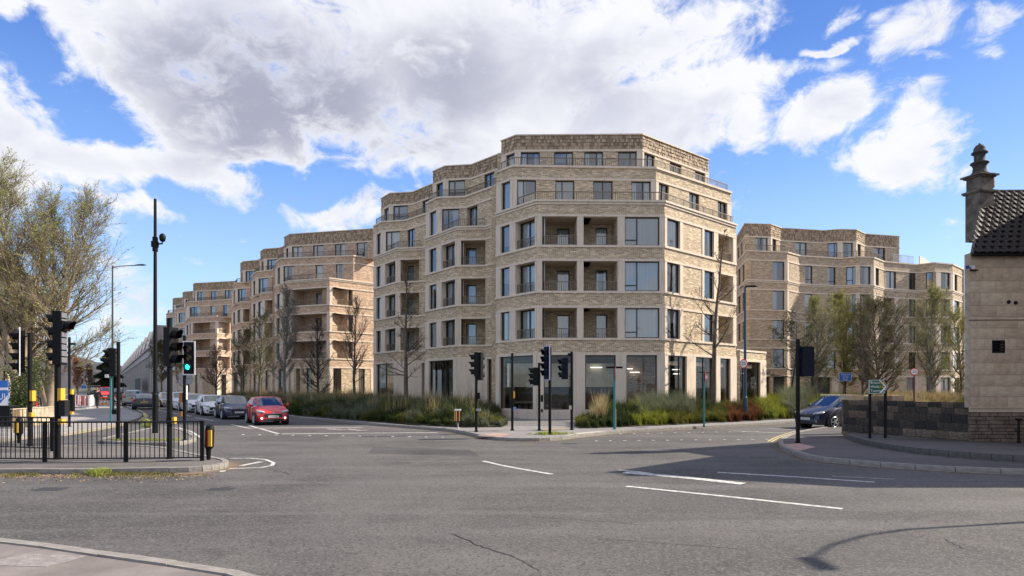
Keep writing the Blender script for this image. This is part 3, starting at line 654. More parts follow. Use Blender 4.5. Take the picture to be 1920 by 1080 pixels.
    zz = [(4.2-.0, 5.55), (6.45+.0, 8.2), (9.18, 10.95), (11.97, 13.7)]
    zz = [(3.75, 5.55), (6.47, 8.25), (9.20, 11.0), (11.97, 13.72)]
    opA = [(1384, 1388, W, M1), (1392, 1395.5, W, M1), (1449, 1471, W, dict(mull=(), curt='left')), (1509, 1523.5, W, dict(mull=(), trans=.25)), (1552, 1567, W, dict(mull=(), trans=.2)), (1586, 1604, W, dict(mull=(.7,), trans=.25)),
           (1612, 1632.5, W, M1), (1641, 1648, W, M1), (1662, 1680.5, W, M2), (1704, 1717, W, M2), (1736, 1755, W, dict(mull=(.7,), trans=.2)), (1763.5, 1781.5, W, M1), (1789, 1795, W, M1)]
    opB = opA[:5]+[(1586, 1604, W, dict(mull=(.7,))), (1612, 1632.5, L_, dict(D=.45, glaz=1)), (1641, 1677, L_, dict(D=1.6, win=[(1661, 1676)])), (1704, 1717, W, M2), (1736, 1755, W, dict(mull=(.7,))), (1763.5, 1781.5, L_, dict(D=.45, glaz=1)), (1789, 1799, W, M1)]
    cA = [(1471, 1478.5), (1604, 1612), (1632.5, 1641), (1755, 1763.5), (1781.5, 1789), (1677, 1684)]
    for i, (a, c) in enumerate(zz):
        row(B, P, a, c, opA if i == 3 else opB, cA[:5] if i == 3 else cA, brick=bk)
        if i == 3: bands(B, P, [(a-.26, a-.15, .05), (a-.12, a, .1)], [(a-.15, a-.12)], brick=bk)
        else: bands(B, P, [(a-.12, a, .06)], [], brick=bk)
        top = zz[i+1][0]-(.26 if i == 2 else .12) if i < 3 else 14.56
        bands(B, P, [(c, c+.12, .05)], [(c+.12, top)], brick=bk); slab(B, P, back, c+.15, top-.02)
    bands(B, P, [(14.56, 14.68, .08), (2.95, 3.07, .05)], [(3.07, 3.63)], brick=bk)
    row(B, P, 0, 2.95, [(1398+4, 1445, 'D'), (1450, 1498, 'D'), (1520, 1560, 'D'), (1640, 1648, 'D'), (1700, 1716, W, M1), (1737, 1755, W, M2), (1763, 1782, W, M2), (1789, 1799, W, M2)], [(1560, 1572), (1632, 1640), (1648, 1660), (1716, 1737), (1755, 1763), (1782, 1789)], T=.3, brick=bk)
    slab(B, P, back, 3.1, 3.6); closing(B, P, back, 0, 14.6, bk)
    P3 = [PS(*q) for q in [(1379.3, 17.6), (1397.4, 19.5), (1444.8, 19.4), (1464.8, 18.95), (1543.4, 18.65), (1574.5, 18.8), (1605.2, 18.75), (1621.7, 18.25), (1686.2, 17.95)]]
    rz = 17.72
    b3 = [(29.5, 74), (28, 82), (24.5, 82)]
    row(B, P3, 14.6, 16.38, [(1383, 1386, W, M1), (1389, 1392, W, M1), (1416.5, 1439.5, W, M2), (1447.5, 1455.5, W, M1), (1491, 1512.5, W, M2), (1552, 1570, W, dict(mull=(.7,))), (1579.5, 1599.5, W, M1), (1607, 1614, W, M1), (1639, 1660, W, M2)],
        [(1439.5, 1447.5), (1570, 1579.5), (1599.5, 1607)], brick=bk)
    bands(B, P3, [(16.38, 16.5, .05), (rz-.07, rz, .09)], [], brick=bk); tiles(B, P3, 16.5, rz-.07, .13, .22, brick=bk)
    slab(B, P3, b3, rz-.5, rz-.1, name='roof'); closing(B, P3, b3, 14.5, rz-.05, bk)
    railing(B, [PS(*q) for q in pf[1:8]], 14.68, .6, -.25); railing(B, [PS(1686, 18.35), PS(1724, 18.0)], 14.68, 1.0, -.6, pm('pale_rail', (.45, .5, .55), .5))
    cone = MB(); x, y = PS(1478, 17); cone.lathe([(1.1, 17.3), (1.0, 17.85), (.5, 18.0), (.0, 18.02)], (x, y)); cone.build('roof_vent', MGRY, B)
    scr = MB(); a, c = PS(1725, 18.0), PS(1743, 17.2); t = norm((c[0]-a[0], c[1]-a[1])); scr.fbox(a, t, (t[1], -t[0]), 0, math.dist(a, c), -.1, 0, 14.68, 15.6); scr.build('terrace_screen', CONC, B)
apartments()
# ---------------------------------------------------------------- ground, road, footways, beds, markings
import numpy as np
def struct(o): o['kind'] = 'structure'; return o
mb = MB(); mb.prism([(-700, -80), (700, -80), (700, 1600), (-700, 1600)], -1, -.02); struct(mb.build('ground', pm('earth', (.08, .085, .05), 1, var=.3, sc=.2)))
mb = MB(); mb.prism([(-160, -30), (110, -30), (110, 120), (-60, 190), (-220, 190)], -.015, 0, bottom=False); struct(mb.build('road', ASPH))
KU = MB(); KU.box(-.5, .5, -.5, .5, -.5, .5); _k = KU.build('kerb_stone', KERB); KM = _k.data; bpy.data.objects.remove(_k)
bv = bmesh.new(); bv.from_mesh(KM); bmesh.ops.bevel(bv, geom=bv.edges[:], offset=.06, segments=1, affect='EDGES'); bv.to_mesh(KM); bv.free()
KM2 = KM.copy(); KM2.materials[0] = KERBD
def kerbs(parent, pts, h, w=.14, step=.92, me=None, lim=None):
    cnt = 0
    for i in range(len(pts)-1):
        A, B = pts[i], pts[i+1]; l = math.dist(A, B); t = norm((B[0]-A[0], B[1]-A[1])); nn = (t[1], -t[0]); k = max(1, round(l/step)); e = l/k
        for j in range(k):
            c = (A[0]+t[0]*(j+.5)*e-nn[0]*(w/2-.02), A[1]+t[1]*(j+.5)*e-nn[1]*(w/2-.02))
            if c[1] > 70: continue
            o = bpy.data.objects.new('kerb_stone', me or KM); COL.objects.link(o); o.parent = parent
            o.location = (c[0], c[1], (h+.012)/2+random.uniform(-.004, .004)); o.scale = (e-.014, w, h+.03); o.rotation_euler = (0, 0, atan2(t[1], t[0])+random.uniform(-.008, .008)); cnt += 1
def smooth(pts, it=2):
    for _ in range(it):
        q = [pts[0]]
        for a, b in zip(pts[:-1], pts[1:]): q += [(a[0]*.75+b[0]*.25, a[1]*.75+b[1]*.25), (a[0]*.25+b[0]*.75, a[1]*.25+b[1]*.75)]
        q.append(pts[-1]); pts = q
    return pts
def footway(name, edge, rest, h=.11, m=None, kerb=None, sm_=1):
    e = smooth([G(x, y, h) for x, y in edge], sm_); mb = MB(); mb.prism(e+rest, -.01, h); o = struct(mb.build(name, m or ASPH2))
    if kerb != 0: kerbs(o, e, h, me=kerb)
    return o, e
# central corner, from far down the left street round the junction and up the side road
ck = [(286, 738.5), (330, 746), (400, 759), (470, 771), (560, 782), (690, 793), (800, 801), (845, 804.5), (880, 811), (905, 817), (945, 821.5), (1000, 822.5), (1040, 821), (1090, 815), (1150, 808.5), (1250, 803), (1400, 795), (1500, 788.5), (1600, 783), (1700, 778), (1850, 771)]
CW, cke = footway('pavement', ck, [(70, 58), (90, 110), (-40, 160), (-90, 140)], m=PAVE)
BF = [PS(*q) for q in [(347, 11.3), (358.2, 11.95), (406.9, 12.2), (434, 13.7), (451.5, 14.6), (471, 15.3), (493.2, 16.2), (515.6, 17.2), (541.5, 18.2), (618, 18.8), (699, 18.2), (700.7, 22.4), (744.5, 24), (799, 24.3), (800, 25.7), (856.7, 27.8), (911.3, 27.9), (931, 28.6)]]
bed1 = [G(x, y, .11) for x, y in [(300, 739.5), (333, 745), (402, 757.5), (472, 769), (560, 780), (690, 790.5), (800, 798), (850, 801), (900, 801.5), (940, 801), (952, 797), (940, 787)]]+BF[::-1]
bed2f = [G(x, y, .11) for x, y in [(1084, 793), (1078, 799), (1090, 803.5), (1180, 800.5), (1250, 797.5), (1400, 790), (1500, 784.5), (1600, 779), (1700, 774.5), (1800, 770)]]
bed2b = [PS(*q) for q in [(1806, 18.6), (1753, 19.4), (1657, 19.6), (1499, 20.6), (1440, 21), (1440, 25.8), (1380, 28.3), (1247, 32.2), (1150, 32.4)]]
bed2 = bed2f+bed2b
for q, nm in ((bed1, 'planting_bed'), (bed2, 'planting_bed')):
    m = MB(); m.prism(q, .1, .16); struct(m.build(nm, SOIL))
# blocks of paving you can tell apart in front of the corner entrance
pv = MB(); pv.box(-.5, .5, -.5, .5, -.5, .5); _p = pv.build('paving_slab', pm('paving_slab', (.17, .165, .165), .85, var=.25, sc=2)); PVM = _p.data; bpy.data.objects.remove(_p)
for iy in range(10):
    for ix in range(8):
        x = -1.2+ix*.62+(iy % 2)*.3; y = 31.6+iy*.62
        if (x+.3)/(y)*F+CX > 1075 or x/y*F+CX < 925+(35-y)*2 or y > 36.6: continue
        o = bpy.data.objects.new('paving_slab', PVM); COL.objects.link(o); o.parent = CW; o.location = (x, y, .106+random.uniform(0, .004)); o.scale = (.605, .605, .02)
def sheet(name, pts, z, m, kind='structure', parent=None):
    mb = MB(); mb.face([(x, y, z) for x, y in pts]); 
    o = mb.build(name, m, parent)
    if o.data.polygons[0].normal.z < 0: o.data.flip_normals()
    if not parent: o['kind'] = kind
    return o
PINK = pm('tactile_pink', (.42, .27, .23), .85, var=.2, sc=5); PALE = pm('pale_flags', (.45, .41, .37), .85, var=.2, sc=3)
sheet('tactile_paving', [G(x, y, .118) for x, y in [(893, 817), (925, 812), (958, 814), (938, 820)]], .118, PINK, parent=CW)
sheet('tactile_paving', [G(x, y, .118) for x, y in [(1052, 819.5), (1075, 812), (1130, 808), (1140, 808.6), (1085, 815)]], .118, PALE, parent=CW)
sheet('tactile_paving', [G(x, y, .118) for x, y in [(1015, 806.5), (1062, 803.8), (1072, 802.5), (1020, 804.6)]], .118, ORG if False else pm('tactile_buff', (.42, .26, .15), .85, var=.2), parent=CW)
# guarded island on the left
ie = [(-500, 884), (0, 881), (150, 881), (300, 879), (370, 877), (405, 873), (424, 869), (428, 865), (420, 861), (395, 857), (340, 846), (300, 838), (230, 834), (120, 836), (0, 842), (-500, 850)]
IS, ise = footway('traffic_island', ie, [], m=ASPH2, sm_=1)
# small triangular island behind it
it = [(196, 829), (250, 832), (330, 831), (352, 828), (372, 822), (352, 811), (330, 804), (303, 802), (282, 803), (232, 814), (196, 822), (190, 826)]
footway('traffic_island', [(x, y-1) for x, y in it], [], m=ASPH2)
# left footway with its rounded nose
lf = [(-300, 838), (0, 822), (120, 812), (200, 799), (243, 790), (258, 785), (267, 779), (262, 774), (245, 769), (228, 763), (212, 756), (206, 750), (214, 742), (228, 736.5)]
LW, lfe = footway('pavement', lf, [(-105, 135), (-150, 100), (-60, 25)], m=pm('pale_asphalt', (.30, .28, .27), .85, var=.22, sc=.8, bump=.3))
# foreground footway bottom left
nf = [(470, 1082), (440, 1073), (330, 1056), (200, 1038), (90, 1022), (0, 1012), (-260, 990)]
NW, nfe = footway('pavement', [(1200, 1235), (700, 1130)]+nf, [(-14, 4), (-10, -4), (3, -4)], m=pm('near_footway', (.19, .165, .155), .85, var=.25, sc=1.2, bump=.4), sm_=0)
# right footway, lower kerb and raised upper footway
rk = [(1800, 778), (1640, 789), (1560, 799), (1500, 808), (1468, 820), (1460, 828), (1466, 838), (1495, 848), (1520, 856), (1620, 866), (1750, 875), (1920, 882), (2300, 895), (2700, 905)]
RW, rke = footway('pavement', rk, [(40, 14), (60, 30), (45, 48), (30, 42)], m=asphalt('dark_footway', (.105, .098, .098), .3, 1.4, False), kerb=KM)
rk2 = [(1587, 814), (1610, 822), (1640, 829), (1700, 838), (1760, 844), (1840, 850), (1920, 855), (2300, 870)]
e2 = smooth([G(x, y, .28) for x, y in rk2], 1); m = MB(); m.prism(e2+[(40, 20), (40, 30), (14.2, 26.8)], .1, .28); U2 = struct(m.build('raised_footway', MAT['dark_footway']))
for i in range(0): pass
def kerbs_at(parent, pts, z0, h, me):
    for i in range(len(pts)-1):
        A, B = pts[i], pts[i+1]; l = math.dist(A, B); t = norm((B[0]-A[0], B[1]-A[1])); nn = (t[1], -t[0]); k = max(1, round(l/.92)); e = l/k
        for j in range(k):
            c = (A[0]+t[0]*(j+.5)*e-nn[0]*.05, A[1]+t[1]*(j+.5)*e-nn[1]*.05)
            o = bpy.data.objects.new('kerb_stone', me); COL.objects.link(o); o.parent = parent; o.location = (*c, z0+h/2); o.scale = (e-.014, .14, h); o.rotation_euler = (0, 0, atan2(t[1], t[0]))
kerbs_at(U2, e2, .1, .19, KM2)
sheet('tactile_paving', [G(x, y, .118) for x, y in [(1470, 833), (1498, 831), (1530, 838), (1500, 845), (1478, 840)]], .118, PINK, parent=RW)
# painted lines: a polyline in photo coordinates, laid on the road with a real width
def line(pts, w=.12, m=None, name='road_marking', z=.006):
    P = [G(x, y) for x, y in pts]; a, b = offset(P, w/2), offset(P, -w/2); mb = MB()
    for i in range(len(P)-1): mb.face([(*a[i], z), (*a[i+1], z), (*b[i+1], z), (*b[i], z)])
    o = mb.build(name, m or LINE); o['kind'] = 'structure'
    for p in o.data.polygons: pass
    return o
line(smooth([(905, 864.5), (950, 875), (1035, 889.5)]), .13)
line([(1170, 886), (1280, 895), (1394, 907.5)], .30)
line([(1160, 881.5), (1200, 885.5), (1222, 888.5)], .14)
line([(1174, 912), (1350, 930), (1580, 954.5)], .14)
line([(1345, 886), (1500, 895), (1640, 904.5)], .13); line([(1560, 893), (1678, 899)], .05)
line([(465, 797.3), (522, 813.5)], .14); line([(433, 796), (466, 803)], .12)
line([(528, 813.8), (640, 812.5), (820, 811.3)], .22); line([(466, 803.2), (560, 802.2), (680, 801.6)], .22)
for x in (392, 350, 318, 292): line([(x-26, 768+(x-292)*.2-5), (x+8, 768+(x-292)*.2+1)], .12)
line([(1375, 808), (1440, 811), (1500, 813)], .12); line([(1440, 803), (1500, 806.5)], .1)
line([(430, 860), (470, 859.5), (498, 862), (513, 868), (510, 873), (490, 877), (430, 879)], .1)
line([(452, 873.5), (490, 866)], .16); line([(412, 884), (423, 883.5)], .2)
line([(120, 1), ] and [(242, 793.5), (262, 788), (273, 780), (268, 774)], .09, YEL); line([(120, 817.5), (200, 804), (246, 794.5), (268, 787), (277, 780), (270, 773.5)], .09, YEL); line([(0, 829), (120, 815.5), (200, 802)], .09, YEL)
line([(268, 772), (228, 758), (214, 749)], .12)
line([(290, 808), (306, 800.5), (335, 802)], .1); line([(335, 802), (360, 810), (382, 824)], .1)
e = offset(nfe, .03); o2 = offset(nfe, .12); mb = MB()
for i in range(len(nfe)-1): mb.face([(*e[i], .006), (*o2[i], .006), (*o2[i+1], .006), (*e[i+1], .006)])
struct(mb.build('road_marking', pm('yellow_fresh', (.62, .40, .14), .7, var=.25, sc=6)))
line([(1440, 828), (1452, 821), (1478, 812), (1500, 806.5)], .08, YEL); line([(1446, 829), (1458, 822), (1482, 813.5)], .08, YEL)
# lane word on the slip lane and studs across the crossings
for k, (x0, x1, y0) in enumerate([(612, 632, 804), (634, 652, 806.5), (652, 668, 804.5), (668, 690, 807.5), (650, 676, 805.8), (615, 640, 805.8)]): line([(x0, y0), (x1, y0+.8*((-1)**k))], .16)
studs = MB()
for k in range(13):
    for (x0, y0, x1, y1) in ((1112, 815, 1420, 809), (1118, 827, 1438, 824), (455, 815, 830, 820)):
        x, y = G(x0+(x1-x0)*k/12, y0+(y1-y0)*k/12); studs.prism([(x-.05, y-.05), (x+.05, y-.05), (x+.05, y+.05), (x-.05, y+.05)], 0, .012)
o = studs.build('crossing_studs', pm('stud', (.7, .7, .7), .5)); o['kind'] = 'stuff'
# iron covers and a signal post's cast shadow painted as a dark line
for x, y, w, h in ((95, 917, .55, .35), (415, 917, .5, .3), (1068, 832, .5, .25), (1430, 857.5, .7, .3), (968, 818.2, 0, 0)):
    if w:
        a, b = G(x, y); m = MB(); m.prism([(a-w/2, b-h/2), (a+w/2, b-h/2), (a+w/2, b+h/2), (a-w/2, b+h/2)], 0, .006); struct(m.build('drain_cover', pm('cast_iron', (.05, .05, .05), .6, .3, var=.3, sc=12)))
a = G(70, 1047, .11); m = MB(); m.prism([(a[0]-.42, a[1]-.28), (a[0]+.35, a[1]-.34), (a[0]+.48, a[1]+.1), (a[0]-.3, a[1]+.2)], .11, .114); struct(m.build('inspection_cover', pm('cover', (.28, .25, .24), .8, var=.3, sc=14, bump=.6)))
line([(1250, 846), (1380, 840), (1460, 836)], .05, pm('tar', (.03, .03, .032), .6));  # cast shadow of the right-hand signal post, painted on the road

TAR = MAT['tar']
def crack(pts, w=.012, seed=1):
    r = random.Random(seed); q = []
    for a, b in zip(pts[:-1], pts[1:]):
        for k in range(9): f = k/9; q.append((a[0]+(b[0]-a[0])*f+r.uniform(-2.5, 2.5), a[1]+(b[1]-a[1])*f+r.uniform(-1.2, 1.2)))
    line(q+[pts[-1]], w, TAR, 'road_crack', .0055)
crack([(845, 1000), (900, 1024), (965, 1045)], .018, 1); crack([(965, 1045), (1010, 1070)], .012, 2); crack([(505, 880), (545, 890)], .014, 3); crack([(560, 900), (620, 912)], .010, 4)
crack([(395, 916), (435, 913)], .03, 5); crack([(1770, 1010), (1810, 1030)], .014, 6); crack([(1020, 940), (1180, 968)], .007, 7)
for k, (poly, col) in enumerate((([(700, 838), (880, 843), (900, 856), (690, 850)], (.078, .075, .077)), ([(1150, 985), (1420, 1000), (1400, 1030), (1120, 1010)], (.115, .108, .107)), ([(470, 826), (600, 828), (590, 838), (450, 836)], (.115, .11, .11)))):
    sheet('road_patch', [G(x, y) for x, y in poly], .003, asphalt('patch_' + 'abc'[k], col, .8, 1.1, False))
# dusty gutters against the kerbs
def dust_mat():
    mt = bpy.data.materials.new('gutter_dust'); mt.use_nodes = True; N, L, n, m, mix, sm, noi = NT(mt.node_tree)
    o = n('ShaderNodeOutputMaterial'); df = n('ShaderNodeBsdfDiffuse'); tr = n('ShaderNodeBsdfTransparent'); ms = n('ShaderNodeMixShader'); uv = n('ShaderNodeUVMap'); sx = n('ShaderNodeSeparateXYZ'); L.new(uv.outputs[0], sx.inputs[0]); tc = n('ShaderNodeTexCoord')
    a = m('MULTIPLY', sm(m('ADD', sx.outputs[1], m('MULTIPLY', m('SUBTRACT', noi(tc.outputs['Object'], 2.2, 6, .65), .5), 1.1)), .1, .95, 1, 0), .8)
    df.inputs[0].default_value = (.24, .19, .15, 1); L.new(a, ms.inputs[0]); L.new(tr.outputs[0], ms.inputs[1]); L.new(df.outputs[0], ms.inputs[2]); L.new(ms.outputs[0], o.inputs[0]); return mt
DUST = dust_mat()
def dust(edge, w, z=.004):
    a, b = offset(edge, -.05), offset(edge, w); mb = MB()
    for i in range(len(edge)-1):
        q = [(*a[i], z), (*b[i], z), (*b[i+1], z), (*a[i+1], z)]; uv = [(i, 0), (i, 1), (i+1, 1), (i+1, 0)]
        x = (q[1][0]-q[0][0])*(q[3][1]-q[0][1])-(q[1][1]-q[0][1])*(q[3][0]-q[0][0])
        mb.face(q if x > 0 else q[::-1], uv if x > 0 else uv[::-1])
    o = mb.build('gutter_dust', DUST); o['kind'] = 'stuff'
dust(ise[:-20] if len(ise) > 40 else ise[:len(ise)//2+2], .75); dust(cke, .45); dust(lfe[::-1], -.4); dust(rke, .35)
# ---------------------------------------------------------------- street furniture
def gs(px, py, z=.11):
    """ground point on a footway plus its scale"""
    s = (py-HY)/(CH-z); return ((px-CX)/s, F/s, z), s
def zof(py, s): return CH+(HY-py)/s
def text_mesh(body, size, m, parent, loc, rot, name='lettering', align='CENTER', ext=.002):
    cu = bpy.data.curves.new('t', 'FONT'); cu.body = body; cu.size = size; cu.align_x = align; cu.align_y = 'CENTER'; cu.extrude = ext; cu.resolution_u = 2; cu.space_line = .95
    to = bpy.data.objects.new('t', cu); COL.objects.link(to); dg = bpy.context.evaluated_depsgraph_get(); me = bpy.data.meshes.new_from_object(to.evaluated_get(dg)); bpy.data.objects.remove(to)
    me.materials.clear(); me.materials.append(m); o = bpy.data.objects.new(name, me); COL.objects.link(o); o.parent = parent; o.location = loc; o.rotation_euler = rot; return o
LR = pm('lens_red', (.10, .008, .006), .25); LA = pm('lens_amber', (.12, .05, .004), .25); LG = pm('lens_green', (.004, .05, .03), .25)
LGON = pm('lens_green_lit', (.0, .7, .5), .3, emit=(.03, 1, .72), es=1.6)
LOUV = pm('louvre_grey', (.16, .16, .18), .55)
def signal_head(parent, loc, rz, n=3, h=.30, back=None, lit=None, boxm=None, louv=False, w=.30, visor=.24):
    """signal head facing -y turned by rz; loc is the centre of the box"""
    boxm = boxm or BLK; H = n*h+.06; Mt = Matrix.Translation(Vector(loc)) @ Matrix.Rotation(rz, 4, 'Z')
    m = MB(); m.box(-w/2, w/2, -.02, .17, -H/2, H/2); m.xf(Mt); hd = m.build('signal_head', boxm, parent, bevel=.02)
    if back:
        m = MB(); bw, bh = w/2+.09, H/2+.1
        m.box(-bw+.03, bw-.03, .02, .035, -bh+.03, bh-.03); m.xf(Mt); m.build('backing_board', BLK, hd)
        m = MB()
        for a, b, c, d in ((-bw, -bw+.035, -bh, bh), (bw-.035, bw, -bh, bh), (-bw+.035, bw-.035, -bh, -bh+.035), (-bw+.035, bw-.035, bh-.035, bh)): m.box(a, b, .012, .04, c, d)
        m.xf(Mt); m.build('border', back, hd)
    for k in range(n):
        z = H/2-.03-h*(k+.5); m = MB(); r = .1
        m.tube([(0, -.02, z), (0, -.035, z)], r, 16); m.xf(Mt); lm = LGON if lit == k else (LR, LA, LG, LG)[min(k, 3)]; m.build('lens', lm, hd)
        m = MB(); N = 12
        for i in range(N):        # open-bottomed hood
            t0, t1 = -.28*pi+1.56*pi*i/N, -.28*pi+1.56*pi*(i+1)/N
            for rr in (r+.022, r+.012):
                def P(t, y): return (rr*cos(t), y, z+rr*sin(t))
                L0 = visor*(.55+.45*max(0, sin(t0))); L1 = visor*(.55+.45*max(0, sin(t1)))
                m.face([P(t0, -.02), P(t1, -.02), P(t1, -.02-L1), P(t0, -.02-L0)])
        m.xf(Mt); m.build('hood', boxm, hd)
    if louv:
        m = MB()
        for k in range(n*2):
            z = H/2-.1-k*h/2; m.box(-w/2+.03, w/2-.03, .17, .19, z-h*.2, z+h*.2)
        m.xf(Mt); o = m.build('rear_louvre', LOUV, hd)
    return hd
def pole(parent, x, y, z0, z1, r=.057, m=None, name='pole', off=(0, 0)):
    mb = MB(); mb.tube([(x, y, z0-.02), (x, y, z1)], r, 14); mb.tube([(x, y, z0), (x, y, z0+.04)], r+.03, 14); mb.tube([(x, y, z1-.002), (x, y, z1+.02)], r+.006, 14)
    return mb.build(name, m or BLK, parent, smooth=False)
def signal(px, py, top, label, heads=(), boxes=(), r=.057, m=None, z=.11, cat='traffic light', group='traffic lights', name='traffic_light', arms=True):
    (x, y, z0), s = gs(px, py, z); e = empty(name, (x, y, z0), 0, label, cat, group); zt = zof(top, s)-z0
    pole(e, 0, 0, 0, zt, r, m)
    for (hx, hy0, hy1, rz, kw) in heads:
        cx = (hx-px)/s; zc = (zof(hy0, s)+zof(hy1, s))/2-z0; n = kw.get('n', 3); hh = (zof(hy0, s)-zof(hy1, s)-.06)/n; kw = dict(kw); kw['n'] = n; kw['h'] = hh; dy = kw.pop('dy', 0)
        signal_head(e, (cx, dy, zc), rz, **kw)
        if arms:
            a = MB()
            for q in (.38, -.38): a.tube([(0, 0, zc+q*hh*n), (cx, dy+.06, zc+q*hh*n)], .018, 6)
            a.build('bracket', BLK, e)
    for (bx, by, w, h, d, bm, nm) in boxes:
        cx = (bx-px)/s; zc = zof(by, s)-z0; b = MB(); b.box(cx-w/2, cx+w/2, -d/2-.06, d/2-.02, zc-h/2, zc+h/2); b.build(nm, bm, e, bevel=.008)
    return e
GRYB = pm('bracket_grey', (.30, .30, .33), .5)
signal(56, 835, 625, 'black traffic light with four hooded lamps turned left, leftmost of all behind the guard rail', heads=[(34, 620, 699, R(-48), dict(n=4, back=WHT))], boxes=[(63, 742, .09, .34, .12, YLW, 'push_button'), (61, 778, .1, .16, .1, YLW, 'push_button')], r=.066)
signal(108, 861, 664, 'tallest black traffic light on the railed island, showing a grey louvred side', heads=[(106, 584, 684, R(-80), dict(n=4, louv=True, w=.34, dy=0)), (123, 602, 620, R(90), dict(n=1))], boxes=[(117, 740, .09, .34, .13, YLW, 'push_button'), (118, 790, .10, .15, .12, YLW, 'push_button'), (122, 765, .17, .42, .15, DGRY, 'control_box')], r=.075)
signal(130, 800, 633, 'black signal post with small white box and camera near its top', boxes=[(126, 650.5, .16, .14, .14, WHT, 'junction_box'), (138, 645, .16, .1, .1, DBLU, 'camera'), (136, 737, .09, .34, .12, YLW, 'push_button'), (136, 772, .1, .22, .1, YLW, 'push_button'), (137, 755, .14, .8, .12, BLK, 'control_box')], cat='signal post')
signal(222, 824, 642, 'black traffic light with dark head on its left side, behind the guard rail', heads=[(207, 653, 706, R(-70), dict(n=3, louv=True))], boxes=[(218, 772, .16, .17, .16, BLK, 'control_box')], r=.062)
signal(318, 860, 598, 'black traffic light whose hooded lamps point right, beside the end bollard', heads=[(325, 614, 687, R(75), dict(n=3, w=.32, visor=.26))], boxes=[(327, 788, .1, .17, .1, YLW, 'push_button'), (321, 788, .14, .17, .12, BLK, 'control_box')], r=.07)
signal(346, 826, 630, 'traffic light with white-edged head showing a lit green lamp', heads=[(356, 645, 698, R(0), dict(n=3, back=WHT, lit=2, w=.26, dy=-.09))], boxes=[(341, 745, .1, .34, .1, pm('brown_box', (.32, .15, .05), .6), 'push_button'), (341, 776, .1, .18, .1, MAT['brown_box'], 'push_button'), (351, 736, .03, .5, .02, WHT, 'marker_strip')], r=.055)
signal(893, 810, 661, 'slim black traffic light seen from the side, left of the corner entrance', heads=[(890, 662, 706, R(-85), dict(n=3, w=.2, dy=-.12)), (901, 661, 713, R(150), dict(n=3, w=.26, louv=False, back=None))], boxes=[(897, 742, .14, .26, .14, BLK, 'control_box'), (897, 768.5, .2, .09, .12, GRYB, 'push_button')])
signal(960.5, 807, 663, 'bare black signal post with yellow push button, in front of the wide shop window', boxes=[(964, 740, .08, .3, .12, YLW, 'push_button'), (965, 766, .13, .14, .12, pm('blue_box', (.2, .25, .45), .5), 'push_button')], cat='signal post')
signal(1011, 807, 681, 'short dark signal post with a side-on head, just left of the largest central head', heads=[(1001, 689, 723, R(-80), dict(n=3, w=.2))], boxes=[(1016, 747, .1, .3, .1, BLK, 'control_box'), (1016, 770, .08, .14, .1, BLK, 'control_box')])
signal(1031, 815, 652, 'tall black traffic light with the largest head of those on the central corner', heads=[(1024, 653, 708, R(-60), dict(n=4, back=pm('lilac_edge', (.35, .35, .5), .5), w=.27, boxm=DBLU))], r=.062)
signal(1072, 806, 660, 'black traffic light with dark blue head turned left, rightmost on the central corner', heads=[(1056, 671, 711, R(-65), dict(n=3, w=.26, boxm=DBLU))], boxes=[(1067, 664, .12, .08, .12, BLK, 'camera'), (1069, 764, .1, .17, .12, pm('cream_box', (.55, .5, .4), .5), 'push_button')])
signal(1496, 831, 637, 'black traffic light seen from behind, in front of the dark blue parked car', heads=[(1511, 650, 706, R(188), dict(n=3, w=.40, boxm=DBLU))], r=.066)

# round and rectangular signs on posts
def post_sign(px, base, top, label, r=.04, m=None, z=.11, name='road_sign', cat='road sign', group=None):
    (x, y, z0), s = gs(px, base, z); e = empty(name, (x, y, z0), 0, label, cat, group); pole(e, 0, 0, 0, zof(top, s)-z0, r, m or TEAL); return e, s, z0
def disc(parent, c, r, rz, m, y0=0, y1=.02, name='sign_face', n=28):
    mb = MB(); mb.tube([(0, y0, 0), (0, y1, 0)], r, n); mb.xf(Matrix.Translation(Vector(c)) @ Matrix.Rotation(rz, 4, 'Z')); return mb.build(name, m, parent)
def speed_sign(e, zc, r, rz, off=-.09):
    M_ = Matrix.Rotation(rz, 4, 'Z'); c = M_ @ Vector((0, off, 0)); c.z = zc
    f = disc(e, c, r, rz, REDP, 0, .02); disc(f, c, r*.80, rz, WHT, -.004, 0, 'sign_panel'); disc(f, c, r*1.0, rz, DGRY, .021, .03, 'sign_back')
    q = M_ @ Vector((0, off-.009, 0)); q.z = zc; text_mesh('20', r*1.05, BLK, f, q, (R(90), 0, rz), 'numerals')
# teal post with a black cross-bar (no entry sign seen edge-on)
e, s, z0 = post_sign(1152, 805, 688, 'teal sign post with a black crossbar lamp on top', r=.05)
m = MB(); m.tube([(-.36, 0, zof(689, s)-z0), (.36, -.05, zof(689, s)-z0)], .045, 8); m.build('sign_lamp', BLK, e)
disc(e, (.04, -.08, zof(700, s)-z0), .28, R(80), REDP); m = MB(); m.tube([(.06, 0, 0), (.06, 0, zof(767, s)-z0)], .022, 8); m.build('conduit', STEEL, e)
e, s, z0 = post_sign(1320, 800, 697, 'teal sign post with an edge-on red sign, in the planting by the bare tree', r=.045)
disc(e, (.05, -.07, zof(706, s)-z0), .26, R(72), REDP); m = MB(); m.box(.03, .13, -.13, -.10, zof(710, s)-z0, zof(704, s)-z0); m.build('sign_panel', WHT, e); m = MB(); m.tube([(-.3, 0, zof(697.5, s)-z0), (.26, 0, zof(699, s)-z0)], .02, 6); m.build('sign_lamp', BLK, e)
